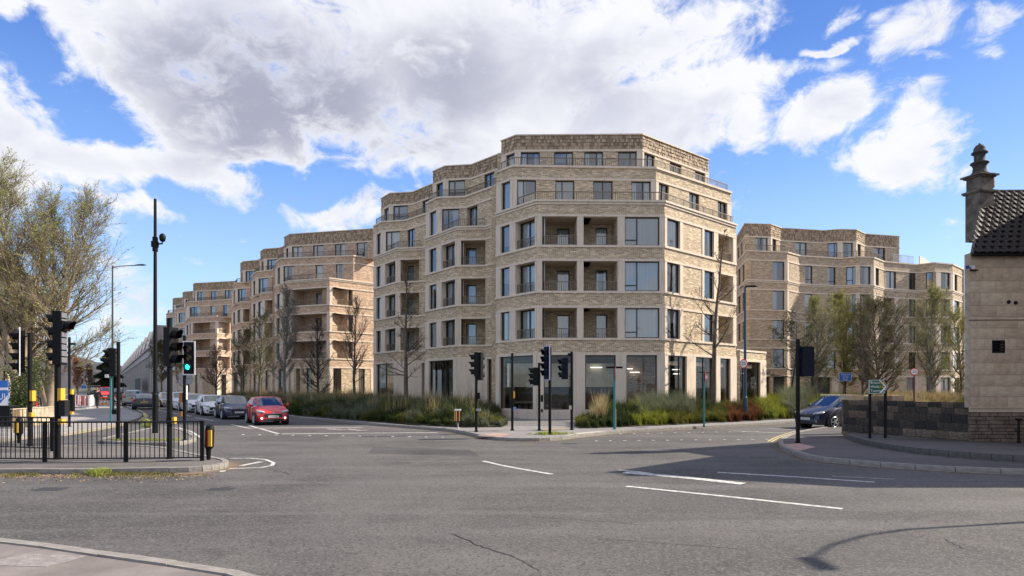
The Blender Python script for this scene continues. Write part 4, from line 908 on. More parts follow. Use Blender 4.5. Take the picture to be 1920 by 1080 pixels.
# 20 sign behind the wall
e, s, z0 = post_sign(1714, 776, 700, 'round red-bordered 20 sign on a dark post above the stone wall', m=pm('maroon_post', (.09, .02, .045), .4), r=.05); speed_sign(e, zof(697, s)-z0, .25, R(-22))
e, s, z0 = post_sign(1585, 770, 697, 'blue weight limit sign on a slim post among the green trees', m=DBLU)
zt, zb = zof(699, s)-z0, zof(714, s)-z0; m = MB(); m.box(-.53, .42, -.10, -.07, zb, zt); f = m.build('sign_panel', BLUS, e); m = MB()
for a, b, c, d in ((-.55, .44, zt, zt+.02), (-.55, .44, zb-.02, zb), (-.55, -.53, zb, zt), (.42, .44, zb, zt)): m.box(a, b, -.105, -.065, c, d)
m.build('border', WHT, f)
text_mesh('Weight limit\n7.5 tonnes\n200 yds\nahead', (zt-zb)*.23, WHT, f, (-.055, -.105, (zt+zb)/2), (R(90), 0, 0))
# green direction sign in front of the wall
(x, y, z0), s = gs(1646, 826, .2); e = empty('direction_sign', (x, y, z0), 0, 'green direction sign with white chevron on two black posts before the wall', 'direction sign')
for px in (1631, 1660): pole(e, (px-1646)/s, 0, 0, zof(714, s)-z0, .045, BLK, 'post')
zt, zb = zof(712.5, s)-z0, zof(738, s)-z0; x0, x1 = (1627-1646)/s, (1663-1646)/s; xm = x1-.17; zm = (zt+zb)/2
def plate(name, pts, y0, m, parent, th=.004):
    mb = MB(); mb.face([(a, y0, b) for a, b in pts]); mb.face([(a, y0+th, b) for a, b in pts[::-1]])
    for (a, b), (c, d) in zip(pts, pts[1:]+pts[:1]): mb.face([(c, y0, d), (a, y0, b), (a, y0+th, b), (c, y0+th, d)])
    return mb.build(name, m, parent)
f = plate('sign_panel', [(x0, zb), (xm, zb), (x1, zm), (xm, zt), (x0, zt)], -.08, WHT, e, .02)
plate('sign_field', [(x0+.015, zb+.015), (xm-.005, zb+.015), (x1-.02, zm), (xm-.005, zt-.015), (x0+.015, zt-.015)], -.085, GRNS, f)
cw = .065
for q in (0,): plate('chevron', [(xm-.14, zb+.025), (xm-.14+cw, zb+.025), (x1-.055, zm), (xm-.14+cw, zt-.025), (xm-.14, zt-.025), (x1-.055-cw, zm)], -.090, WHT, f)
hh = zt-zb; tx = x0+.04; YT = pm('sign_yellow', (.75, .5, .03), .5)
for k, (a, b) in enumerate((('Bristol', '(A4)'), ('Wells', '(A39)'), ('Twerton', ''))):
    zz_ = zt-hh*(.2+.3*k); text_mesh(a, hh*.27, WHT, f, (tx, -.091, zz_), (R(90), 0, 0), align='LEFT')
    if b: text_mesh(b, hh*.25, YT, f, (tx+.30 if k == 0 else tx+.27, -.091, zz_), (R(90), 0, 0), align='LEFT')
m = MB(); m.box(tx+.38, tx+.41, -.091, -.087, zb+.04, zb+.09); m.box(tx+.44, tx+.50, -.091, -.087, zb+.03, zb+.05); m.box(tx+.47, tx+.50, -.091, -.087, zb+.12, zb+.17); m.box(tx+.42, tx+.48, -.091, -.087, zb+.20, zb+.22); m.build('symbol', WHT, f)
# teal post with small white plate and a ring bracket
e, s, z0 = post_sign(208, 791, 704, 'teal sign post with a small white plate, behind the guard rail on the left footway', r=.055)
m = MB(); m.box(-.27, -.06, -.1, -.08, zof(708, s)-z0, zof(702, s)-z0); f = m.build('sign_panel', WHT, e); text_mesh('D', .12, BLK, f, (-.165, -.103, zof(705, s)-z0), (R(90), 0, 0))
m = MB(); m.tube([(0, 0, zof(704.5, s)-z0), (.36, 0, zof(705.5, s)-z0)], .03, 6); m.build('bracket', GRYB, e)
# grey back of a signal board beyond the island
e, s, z0 = post_sign(350, 772, 700, 'pair of grey sign backs on a post beyond the green traffic light', r=.06, m=STEEL)
m = MB()
for a, b, c, d in ((-.55, .42, 700, 709), (-.55, .42, 710.5, 720)): m.box(a, b, -.1, -.06, zof(d, s)-z0, zof(c, s)-z0)
m.build('sign_back', GRYB, e)
# lamp posts
def lamp_post(px, base, top, arm, label, m, r0=.09, r1=.05, z=.11, head=.75):
    (x, y, z0), s = gs(px, base, z); e = empty('street_lamp', (x, y, z0), 0, label, 'street lamp'); zt = zof(top, s)-z0
    q = MB(); q.tube([(0, 0, 0), (0, 0, 1.3), (0, 0, 1.35), (0, 0, zt)], [r0*1.35, r0*1.35, r0, r1], 12); q.build('pole', m, e)
    sg = 1 if arm > 0 else -1
    q = MB(); q.tube([(0, 0, zt-.12), (arm*.4, 0, zt-.03), (arm, 0, zt+.02)], r1*.7, 8); q.build('arm', m, e)
    q = MB(); q.tube([(arm-sg*.1, 0, zt+.03), (arm+sg*.12, 0, zt+.05), (arm+sg*head*.7, 0, zt+.06), (arm+sg*head, 0, zt+.04)], [.05, .10, .12, .04], 10); q.xf(Matrix.Translation((0, 0, zt+.05)) @ Matrix.Diagonal((1, 1.25, .55, 1)) @ Matrix.Translation((0, 0, -zt-.05))); q.build('lamp_head', DGRY, e, smooth=True)
    return e, s, z0
lamp_post(211, 771, 498, 1.85, 'tall grey street lamp with long arm beside the large budding tree', pm('olive_post', (.06, .07, .05), .6))
e, s, z0 = lamp_post(1397, 788, 538, .12, 'dark blue street lamp with short head, right of the tall bare tree', pm('blue_post', (.012, .05, .09), .4), head=.62)
m = MB(); m.tube([(-.1, 0, zof(536, s)-z0), (-.3, 0, zof(541, s)-z0)], .03, 6); m.build('bracket', BLK, e); speed_sign(e, zof(682, s)-z0, .27, R(-58), off=-.12)
# lamp whose shadow crosses the road lower right (stands beyond the frame)
e = empty('street_lamp', (14.5, 11.2, 0), 0, 'grey street lamp on the right-hand footway, beyond the edge of the view', 'street lamp')
q = MB(); q.tube([(0, 0, 0), (0, 0, 6.6), (-.03, -.2, 7.2), (-.1, -.6, 7.7), (-.2, -1.1, 8.0)], [.065, .045, .04, .035, .03], 12); q.build('pole', STEEL, e); q = MB(); q.box(-.32, -.14, -1.6, -1.05, 7.97, 8.05); q.build('lamp_head', DGRY, e)
# camera mast
(x, y, z0), s = gs(291, 812); e = empty('camera_mast', (x, y, z0), 0, 'very tall black mast carrying a round camera on a bracket', 'camera mast')
q = MB(); q.tube([(0, 0, 0), (0, 0, 1.6), (0, 0, 1.65), (0, 0, zof(373, s)-z0)], [.115, .115, .085, .055], 14); q.build('pole', BLK, e)
zc = zof(458, s)-z0; q = MB(); q.box(-.12, .1, -.1, .1, zc-.12, zc+.12); q.box(-.07, .07, -.09, .09, zc-.3, zc+.3); q.tube([(0, 0, zc), (.3, 0, zc+.03), (.3, 0, zc+.12)], .035, 8); q.build('bracket', BLK, e)
q = MB(); q.lathe([(.02, zc+.08), (.10, zc+.14), (.125, zc+.25), (.12, zc+.36), (.07, zc+.43), (.01, zc+.45)], (.3, 0), 14); q.build('camera', BLK, e, smooth=True)
# bollards
def bollard(px, base, top, lean, label, face):
    (x, y, z0), s = gs(px, base); e = empty('bollard', (x, y, z0), 0, label, 'bollard', 'reflective bollards'); h = zof(top, s)-z0; w = .115
    q = MB(); q.tube([(0, 0, 0), (0, 0, .28), (lean*.6, 0, .34), (lean, 0, h-.12), (lean, 0, h-.03), (lean, 0, h)], [.05, .07, w, w, w*.8, w*.3], 14); q.build('body', BLK, e)
    for k, (mm, a, b) in enumerate(face):
        q = MB(); q.box(a+lean, b+lean, -w-.014, -w*.7, .36, h-.14); q.build('reflector', mm, e)
    return e
bollard(391, 862, 796, .03, 'black bollard with yellow reflective edge at the end of the guard rail', [(YLW, .02, .10), (REDP, -.015, .012)])
bollard(36, 831, 783, .0, 'yellow and black bollard standing behind the left guard rail', [(YLW, -.10, .05)])
(x, y, z0), s = gs(858.5, 803); e = empty('bollard', (x, y, z0), 0, 'short yellow striped bollard on a thin stem at the central kerb', 'bollard', 'reflective bollards')
q = MB(); q.tube([(0, 0, 0), (0, 0, .05), (0, 0, .3)], [.09, .04, .05], 10); q.build('stem', STEEL, e)
zb, zt = .28, zof(768, s)-z0; q = MB(); q.box(-.155, .155, -.09, .09, zb, zt-.02); b = q.build('body', BLK, e, bevel=.02); q = MB(); q.box(-.15, .15, -.1, .1, zt-.05, zt+.02); q.build('cap', WHT, e, bevel=.02)
for a, c in ((-.15, -.11), (-.08, -.025), (.05, .11)):
    q = MB(); q.box(a, c, -.098, -.09, zb+.05, zt-.06); q.build('reflector', YLW if a != -.08 else pm('peach', (.8, .35, .2), .5), e)
# guard rail
def guard_rail(label, pts, h, bars, posts, name='guard_rail'):
    e = empty(name, (0, 0, 0), 0, label, 'guard rail')
    P = [G(x, y, .11) for x, y in pts]
    tops = MB(); tops.tube([(*p, .11+h) for p in P], .022, 8); tops.build('top_rail', DGRY, e)
    low = MB(); low.tube([(*p, .20) for p in P], .018, 6); low.build('bottom_rail', DGRY, e)
    def at(px):
        for a, b in zip(P[:-1], P[1:]):
            xa, xb = CX+F*a[0]/a[1], CX+F*b[0]/b[1]
            if xa <= px <= xb+.01:
                t = norm((b[0]-a[0], b[1]-a[1])); u = ray_u(px, a, t); return (a[0]+t[0]*u, a[1]+t[1]*u)
    bm = MB(); bm.tube([(0, 0, .21), (0, 0, .10+h)], .011, 6); b0 = bm.build('bar', DGRY, e); first = True
    for px in bars:
        p = at(px)
        if not p: continue
        o = b0 if first else b0.copy()
        if not first: COL.objects.link(o)
        first = False; o.location = (*p, 0); o.rotation_euler = (random.uniform(-.01, .01), random.uniform(-.012, .012), 0)
    for px in posts:
        p = at(px); q = MB(); q.box(-.045, .045, -.03, .03, .1, .13+h); o = q.build('post', BLK, e); o.location = (*p, 0)
    return e
guard_rail('long black barred guard rail along the front of the left traffic island', [(-260, 866), (0, 866), (120, 866.5), (235, 866), (382, 864)], 1.02, [x for x in range(-250, 382, 9) if True], [-150, 84, 236, 379])
guard_rail('shorter dark guard rail behind the front one, at the left edge of the view', [(-260, 841), (0, 843), (100, 846)], 1.0, [x for x in range(-250, 98, 8)], [-120, 98])
# utility cabinet, wooden fence, hoarding sign
(x, y, z0), s = gs(7, 800); e = empty('utility_cabinet', (x, y, z0), 0, 'black utility cabinet at the left edge under the blue sign', 'cabinet'); q = MB(); q.box(-.9, .27, 0, .5, 0, .95); q.build('body', BLK, e, bevel=.02); q = MB(); q.box(-.92, .29, -.02, .52, .95, 1.0); q.build('lid', DGRY, e); q = MB(); q.box(-.3, -.28, -.012, 0, .08, .9); q.build('door_gap', DGRY, e)
WOODL = pm('pale_wood', (.55, .46, .34), .85, var=.25, sc=3); WOODD = pm('brown_wood', (.20, .14, .08), .85, var=.25, sc=3)
e = empty('picket_fence', (0, 0, 0), 0, 'pale upright-board timber fence below the large tree, left of the tallest traffic light', 'fence')
A, Bq = G(24, 804, .11), G(112, 794, .11); L = math.dist(A, Bq); t = norm((Bq[0]-A[0], Bq[1]-A[1])); n_ = (t[1], -t[0]); k = 0; u = 0
while u < L:
    m = MB(); w = .085; m.fbox(A, t, n_, u, u+w, -.02, 0, .13, .98+random.uniform(-.01, .01)); m.build('board', WOODD if k in (0, 1, 2, 3, 4) or random.random() < .08 else WOODL, e); u += .125; k += 1
m = MB(); m.fbox(A, t, n_, -.05, L, -.08, .03, .985, 1.02); m.fbox(A, t, n_, 0, L, -.06, -.02, .3, .38); m.fbox(A, t, n_, 0, L, -.06, -.02, .8, .88); m.build('rail', WOODL, e)
(x, y, z0), s = gs(3, 790); e = empty('hoarding_sign', (x, y, z0), 0, 'blue and white company sign board at the far left edge', 'sign'); q = MB()
q.box(-1.2, .34, 0, .05, .8, 2.25); q.build('board', BLUS, e); q = MB(); q.box(-1.2, .345, -.012, -.001, 1.72, 1.86); q.build('stripe', WHT, e); q = MB(); q.face([(-.2, -.008, .85), (.34, -.008, .85), (.34, -.008, 1.45)]); q.build('swoosh', WHT, e)
text_mesh('UU', .5, WHT, e, (.12, -.01, 1.35), (R(90), 0, 0)); q = MB(); q.tube([(-1.0, .05, 0), (-1.0, .05, 2.2)], .04, 6); q.tube([(.2, .05, 0), (.2, .05, 2.2)], .04, 6); q.build('post', STEEL, e)
# works barriers, fences and signs on the left footway
def barrier(px0, py0, px1, py1, h, label, colf, n, name='works_barrier', group='works barriers', fr=WHT):
    A, Bq = G(px0, py0, .11), G(px1, py1, .11); L = math.dist(A, Bq); e = empty(name, (*A, .11), atan2(Bq[1]-A[1], Bq[0]-A[0]), label, 'barrier', group)
    q = MB(); q.tube([(0, 0, .02), (0, 0, h), (L, 0, h), (L, 0, .02)], .035, 6); q.tube([(0, 0, .18), (L, 0, .18)], .03, 6); q.tube([(0, -.25, .02), (0, .25, .02)], .03, 6); q.tube([(L, -.25, .02), (L, .25, .02)], .03, 6); q.build('frame', fr, e)
    for k in range(n):
        u = L*(k+.5)/n; q = MB(); q.box(u-L/n*.32, u+L/n*.32, -.015, .015, .2, h-.03); q.build('slat', colf(k), e)
    return e
barrier(139, 762, 168, 765.5, 1.1, 'red and white slatted works barrier left of the walking man', lambda k: REDP if k in (1, 4, 5, 7) else WHT, 9)
barrier(168.5, 765.5, 176, 762, 1.1, 'plain white end panel of the works barriers, beside the walking man', lambda k: WHT, 3)
barrier(80, 758, 93, 757, 1.05, 'white barrier behind the left tree trunk', lambda k: WHT, 5)
e = empty('mesh_fence', (*G(140, 762, .11), .11), 0, 'temporary steel mesh fence with a small blue notice, behind the barriers', 'fence'); q = MB()
for k in range(12): q.tube([(k*.16, 1.0, 0), (k*.16, 1.0, 2.0)], .008, 4)
for z in (0.05, .7, 1.35, 2.0): q.tube([(0, 1.0, z), (1.8, 1.0, z)], .02, 6)
q.build('mesh_panel', STEEL, e); q = MB(); q.box(.0, .45, .95, .98, 1.7, 2.0); q.build('notice', BLUS, e)
for px, py, lab in ((191, 759, 'small orange and white cone, nearer of the two by the walking man'), (198, 758, 'orange and white cone beside the red works vehicle')):
    (x, y, z0), s = gs(px, py); e = empty('traffic_cone', (x, y, z0), 0, lab, 'cone', 'traffic cones'); q = MB(); q.lathe([(.16, .03), (.13, .2)], n=12); q.lathe([(.085, .36), (.04, .7)], n=12); q.box(-.2, .2, -.2, .2, 0, .03); q.build('body', ORG, e); q = MB(); q.lathe([(.13, .2), (.085, .36)], n=12); q.build('band', WHT, e)
(x, y, z0), s = gs(215, 763, 0); e = empty('roadworks_sign', (x, y, z0), 0, 'red-edged triangular roadworks sign on the ground beside the left lane', 'road sign')
tri = lambda r: [(-r*.87, -r*.5), (r*.87, -r*.5), (0, r)]
f = plate('sign_panel', [(a, b+.62) for a, b in tri(.62)], -.02, REDP, e, .02); plate('sign_field', [(a, b+.62) for a, b in tri(.40)], -.026, WHT, f)
plate('symbol', [(-.16, .45), (.2, .45), (.12, .6), (.02, .7), (-.05, .85), (-.1, .8)], -.032, BLK, f); q = MB(); q.tube([(-.3, 0, 0), (-.1, .0, .5)], .02, 6); q.tube([(.3, .4, 0), (0, .0, 1)], .02, 6); q.build('frame', STEEL, e)
(x, y, z0), s = gs(58, 762); e = empty('water_barrier', (x, y, z0), 0, 'yellow plastic barrier block beside the man in blue', 'barrier', 'works barriers'); q = MB(); q.box(-.5, .35, -.1, .2, 0, .95); q.build('body', YLW, e, bevel=.08); q = MB(); q.box(.37, .62, -.1, .2, 0, .7); q.build('end_block', REDP, e, bevel=.05)
# ---------------------------------------------------------------- cars
def paint(name, c, metal=.0, rough=.32): return pm(name, c, rough, metal, coat=.5)
TYRE = pm('tyre', (.02, .02, .02), .85); RIM = pm('alloy', (.42, .43, .45), .35, .8); PLW = pm('plate_white', (.7, .7, .68), .5); PLY = pm('plate_yellow', (.75, .5, .05), .5)
HLM = pm('headlight_glass', (.55, .57, .6), .12, .2); TLM = pm('tail_light', (.5, .01, .02), .25); TRIM = pm('black_trim', (.018, .018, .02), .55); CHR = pm('chrome', (.6, .6, .62), .15, 1)
DRL = pm('running_lamp', (1, 1, 1), .3, emit=(1, 1, 1), es=2.0)
def car(label, x, y, head, col, L=3.9, W=1.74, H=1.48, kind='hatch', plate_txt='AF18 DKO', lamps=False, rim=None, stripe=None, name='parked_car', away=False):
    e = empty(name, (x, y, 0), R(head), label, 'car', 'cars at the junction')
    hw = W/2; Ls = L/4.0; zs = H/1.48
    if kind == 'sedan':
        st = [(0, .45, .66, .60), (.07, .60, .82, .70), (.45, .78, .92, .80), (1.15, .93, .96, .90), (1.85, 1.38, .96, .96), (2.05, 1.42, .98, .97), (2.12, 1.425, .98, .97), (2.75, 1.41, .98, .97), (2.82, 1.405, .98, .97), (3.15, 1.32, .97, .97), (3.62, 1.04, .96, .97), (3.92, 1.0, .92, .96), (3.98, .8, .84, .8), (4.0, .45, .8, .6)]
        cab = (3, 10); wf = (3, 4); wr = (9, 10); bp = (6,)
    else:
        st = [(0, .46, .62, .60), (.07, .66, .80, .70), (.42, .84, .92, .80), (1.0, 1.0, .96, .92), (1.72, 1.42, .97, .985), (1.95, 1.46, .98, 1.0), (2.02, 1.465, .98, 1.0), (2.75, 1.475, .98, 1.01), (2.83, 1.47, .98, 1.01), (3.45, 1.41, .97, 1.03), (3.86, 1.06, .95, 1.03), (3.95, .95, .92, .95), (3.98, .7, .9, .8), (4.0, .42, .84, .6)]
        cab = (3, 10); wf = (3, 4); wr = (9, 10); bp = (6,)
    rows = []
    for k, (sx, zt, wk, zb) in enumerate(st):
        X = L/2-sx*Ls; zt *= zs; w = hw*wk; incab = cab[0] < k < cab[1]
        belt = zb*zs if incab or k in cab else min(zb*zs, zt-.03)
        roofw = w*.76 if incab else w*.80
        low = .20 if 0 < k < len(st)-1 else .26
        half = [(w*.93, low), (w, low+.18), (w*1.0, (low+belt)/2+.1), (w*.965, belt), (roofw, zt-(.035 if incab else .02)), (roofw*.55, zt), (0, zt+.006)]
        rows.append([(X, a, b) for a, b in half]+[(X, -a, b) for a, b in half[-2::-1]])
    parts = {k: MB() for k in ('body', 'windscreen', 'rear_window', 'side_window')}
    n = len(rows[0])
    for i in range(len(rows)-1):
        for j in range(n-1):
            side = j in (3, n-5); top = j in (4, 5, n-7, n-6)
            key = 'body'
            if top and i == wf[0]: key = 'windscreen'
            elif top and i == wr[0]: key = 'rear_window'
            elif side and cab[0] <= i < cab[1] and i not in bp and i != 8: key = 'side_window'
            q = [rows[i][j], rows[i+1][j], rows[i+1][j+1], rows[i][j+1]]
            if key in ('windscreen', 'rear_window', 'side_window'):
                c = [sum(p[k] for p in q)/4 for k in range(3)]
                k_ = .93 if key != 'side_window' else .92
                inner = [tuple(c[m_]+(p[m_]-c[m_])*k_ for m_ in range(3)) for p in q] if key == 'side_window' else q
                parts[key].face(inner)
                if key == 'side_window':
                    for a in range(4): parts['body'].face([q[a], q[(a+1) % 4], inner[(a+1) % 4], inner[a]])
            else: parts['body'].face(q)
    parts['body'].face(rows[0][::-1]); parts['body'].face(rows[-1])
    parts['body'].face([r[0] for r in rows]+[r[-1] for r in rows[::-1]])
    for s_ in (1, -1):                                # screen pillars
        a, b = rows[wf[0]][4 if s_ > 0 else n-5], rows[wf[1]][4 if s_ > 0 else n-5]; parts['body'].tube([a, b], .035, 6)
        a, b = rows[wr[0]][4 if s_ > 0 else n-5], rows[wr[1]][4 if s_ > 0 else n-5]; parts['body'].tube([a, b], .05, 6)
    me_b = parts['body'].build('body', col, e, smooth=True)
    bmm = bmesh.new(); bmm.from_mesh(me_b.data); bmesh.ops.remove_doubles(bmm, verts=bmm.verts, dist=.0005); bmesh.ops.recalc_face_normals(bmm, faces=bmm.faces)
    for ed in bmm.edges:
        if len(ed.link_faces) == 2 and ed.calc_face_angle(0) > R(38): ed.smooth = False
    bmm.to_mesh(me_b.data); bmm.free()
    for k in ('windscreen', 'rear_window', 'side_window'): parts[k].build(k, CARG, e)
    q = MB(); q.box(-L*.28, L*.2, -hw*.75, hw*.75, .35, .92*zs); q.box(-L*.05, L*.02, -hw*.6, -hw*.15, .9*zs, 1.25*zs); q.box(-L*.05, L*.02, hw*.15, hw*.6, .9*zs, 1.25*zs); q.build('seat', DARKM, e)
    # wheels
    R_ = .315*(1.12 if H > 1.55 else 1)
    for wx in (L/2-.80*Ls, -L/2+.68*Ls):
        for s_ in (1, -1):
            q = MB(); q.tube([(wx, s_*(hw-.26), R_+.02), (wx, s_*(hw+.012), R_+.02)], R_+.055, 22); q.build('wheel_arch', TRIM, e)
            q = MB(); q.tube([(wx, s_*(hw-.2), R_), (wx, s_*(hw-.005), R_), (wx, s_*(hw+.022), R_)], [R_, R_, R_-.03], 22); w_ = q.build('wheel', TYRE, e)
            q = MB(); q.tube([(wx, s_*(hw+.0), R_), (wx, s_*(hw+.030), R_)], .06, 10)
            for a in range(5):
                t = 2*pi*a/5; q.tube([(wx, s_*(hw+.026), R_), (wx+cos(t)*R_*.62, s_*(hw+.026), R_+sin(t)*R_*.62)], [.045, .03], 5)
            for a in range(20):
                t, t2 = 2*pi*a/20, 2*pi*(a+1)/20; q.tube([(wx+cos(t)*R_*.66, s_*(hw+.026), R_+sin(t)*R_*.66), (wx+cos(t2)*R_*.66, s_*(hw+.026), R_+sin(t2)*R_*.66)], .018, 4, caps=False)
            q.build('rim', rim or RIM, w_)
    xf = L/2; xr = -L/2
    def slab_(name, m, x0, x1, y0, y1, z0, z1, par=e, bev=.01): q = MB(); q.box(x0, x1, y0, y1, z0, z1); return q.build(name, m, par, bevel=bev)
    slab_('grille', TRIM, xf-.08, xf+.012, -hw*.52, hw*.52, .42*zs, .60*zs); slab_('lower_grille', TRIM, xf-.1, xf+.008, -hw*.58, hw*.58, .24, .34)
    slab_('grille_bar', CHR, xf, xf+.02, -hw*.5, hw*.5, .605*zs, .625*zs)
    def badge(x, z, par):
        q = MB(); q.tube([(x, 0, z), (x+.015*(1 if x > 0 else -1), 0, z)], .045, 12); q.build('badge', CHR, par)
    badge(xf+.01, .655*zs, e); badge(xr-.005, .86*zs, e)
    p = slab_('number_plate', PLW, xf+.012, xf+.026, -.26, .26, .40*zs, .51*zs, bev=0); text_mesh(plate_txt, .09, TRIM, p, (xf+.028, 0, .455*zs), (R(90), 0, R(90)))
    pr = slab_('number_plate', PLY, xr-.02, xr-.005, -.26, .26, .62*zs, .73*zs, bev=0); text_mesh(plate_txt, .09, TRIM, pr, (xr-.022, 0, .675*zs), (R(90), 0, R(-90)))
    slab_('rear_bumper', TRIM, xr-.01, xr+.1, -hw*.8, hw*.8, .26, .38)
    for s_ in (1, -1):
        y0, y1 = sorted((s_*hw*.50, s_*hw*.90)); q = MB()
        q.face([(xf-.01, s_*hw*.48, .66*zs), (xf-.22, s_*hw*.915, .70*zs), (xf-.32, s_*hw*.93, .80*zs), (xf-.10, s_*hw*.52, .735*zs)][::s_])
        q.face([(xf-.005, s_*hw*.48, .66*zs), (xf-.22, s_*hw*.925, .70*zs), (xf-.30, s_*hw*.94, .765*zs), (xf-.06, s_*hw*.52, .725*zs)][::-s_])
        q.tube([(xf-.04, s_*hw*.54, .69*zs), (xf-.16, s_*hw*.80, .72*zs), (xf-.30, s_*hw*.915, .75*zs)], [.045, .06, .03], 8); q.build('headlight', HLM, e, smooth=True)
        q = MB(); q.tube([(xf-.03, s_*hw*.68, .38), (xf+.0, s_*hw*.68, .38)], .05, 10); q.build('fog_lamp', DRL if lamps else CHR, e)
        q = MB(); q.tube([(xr+.03, s_*hw*.62, .84*zs), (xr+.03, s_*hw*.86, .86*zs), (xr+.2, s_*hw*.955, .9*zs)], [.05, .075, .05], 8); q.build('tail_light', TLM, e, smooth=True)
        q = MB(); q.tube([(xf-1.25*Ls, s_*(hw-.02), .98*zs), (xf-1.27*Ls, s_*(hw+.1), 1.02*zs), (xf-1.27*Ls, s_*(hw+.19), 1.03*zs)], [.03, .085, .06], 8); q.build('wing_mirror', col if kind != 'dark' else TRIM, e, smooth=True)
        for hx in (-.1, -1.0): slab_('door_handle', col, hx*Ls-.09, hx*Ls+.09, *sorted((s_*(hw*.985), s_*(hw+.02))), .84*zs, .87*zs)
        for hx in (.62, -.38, -1.28): slab_('door_seam', TRIM, hx*Ls-.006, hx*Ls+.006, *sorted((s_*(hw*.97), s_*(hw+.004))), .3, .9*zs, bev=0)
        if H > 1.55: q = MB(); q.tube([(.5, s_*hw*.7, H), (-1.4, s_*hw*.7, H-.01)], .025, 6); q.build('roof_rail', TRIM, e)
    if stripe: slab_('bonnet_panel', stripe, xf-.75, xf-.35, -.35, .35, .80, .9)
    return e
def front_at(px, py, head, L):
    X, Y = G(px, py); return X-cos(R(head))*L/2, Y-sin(R(head))*L/2
WP = paint('white_car', (.74, .74, .74), rough=.35)
x, y = front_at(513, 797.5, -59, 3.7); car('red hatchback leading the queue at the stop line', x, y, -59, paint('red_car', (.58, .003, .014)), 3.7, 1.70, 1.49, lamps=True)
x, y = front_at(449, 786.8, -57, 4.0); car('dark blue hatchback directly behind the red car', x, y, -57, paint('blue_car', (.004, .012, .045)), 4.0, 1.74, 1.47, plate_txt='EK67 ZVO')
x, y = front_at(407, 779.8, -56, 3.95); car('white hatchback first behind the dark blue car', x, y, -56, WP, 3.95, 1.74, 1.44, plate_txt='WR16 LDN')
x, y = front_at(372, 773.8, -55.5, 4.25); car('white hatchback in the middle of the three white cars', x, y, -55.5, WP, 4.25, 1.79, 1.46, plate_txt='LT19 HBK')
x, y = front_at(345.5, 769, -55, 4.1); car('white crossover last of the three white cars, behind the green traffic light', x, y, -55, WP, 4.1, 1.78, 1.55, plate_txt='VN70 FGY')
x, y = front_at(321.5, 764, -55, 4.2); car('grey estate with yellow bonnet panel at the back of the queue', x, y, -55, paint('champagne_car', (.35, .33, .28), .5), 4.2, 1.78, 1.5, plate_txt='DX12 NRU', stripe=pm('hi_vis', (.65, .7, .05), .5))
def rear_at(px, py, head, L):
    X, Y = G(px, py); return X+cos(R(head))*L/2, Y+sin(R(head))*L/2
x, y = rear_at(270, 768, 118, 4.5); car('dark grey saloon driving away, with red tail lamps', x, y, 118, paint('grey_car', (.03, .032, .04), .4), 4.5, 1.82, 1.43, 'sedan', plate_txt='WU61 PKA')
x, y = rear_at(247.5, 761, 118, 4.2); car('silver hatchback driving away ahead of the grey saloon', x, y, 118, paint('silver_car', (.30, .29, .28), .6), 4.2, 1.8, 1.62, plate_txt='YA14 KVF')
x, y = rear_at(219, 752, 120, 4.4); car('black van-like car farthest up the left lane', x, y, 120, paint('black_car', (.012, .013, .015)), 4.4, 1.85, 1.8, plate_txt='OE09 TRZ')
x, y = front_at(197, 751, -60, 4.6); car('red works vehicle parked by the cones', x, y, -60, paint('bright_red_car', (.62, .02, .02)), 4.6, 1.9, 1.95, plate_txt='KP15 XUD')
x, y = 14.15-cos(R(-157))*2.15, 30.85-sin(R(-157))*2.15; car('dark blue SUV waiting beside the stone wall', x, y, -157, paint('suv_blue', (.004, .006, .04)), 4.3, 1.79, 1.60, plate_txt='WK70 GFG')

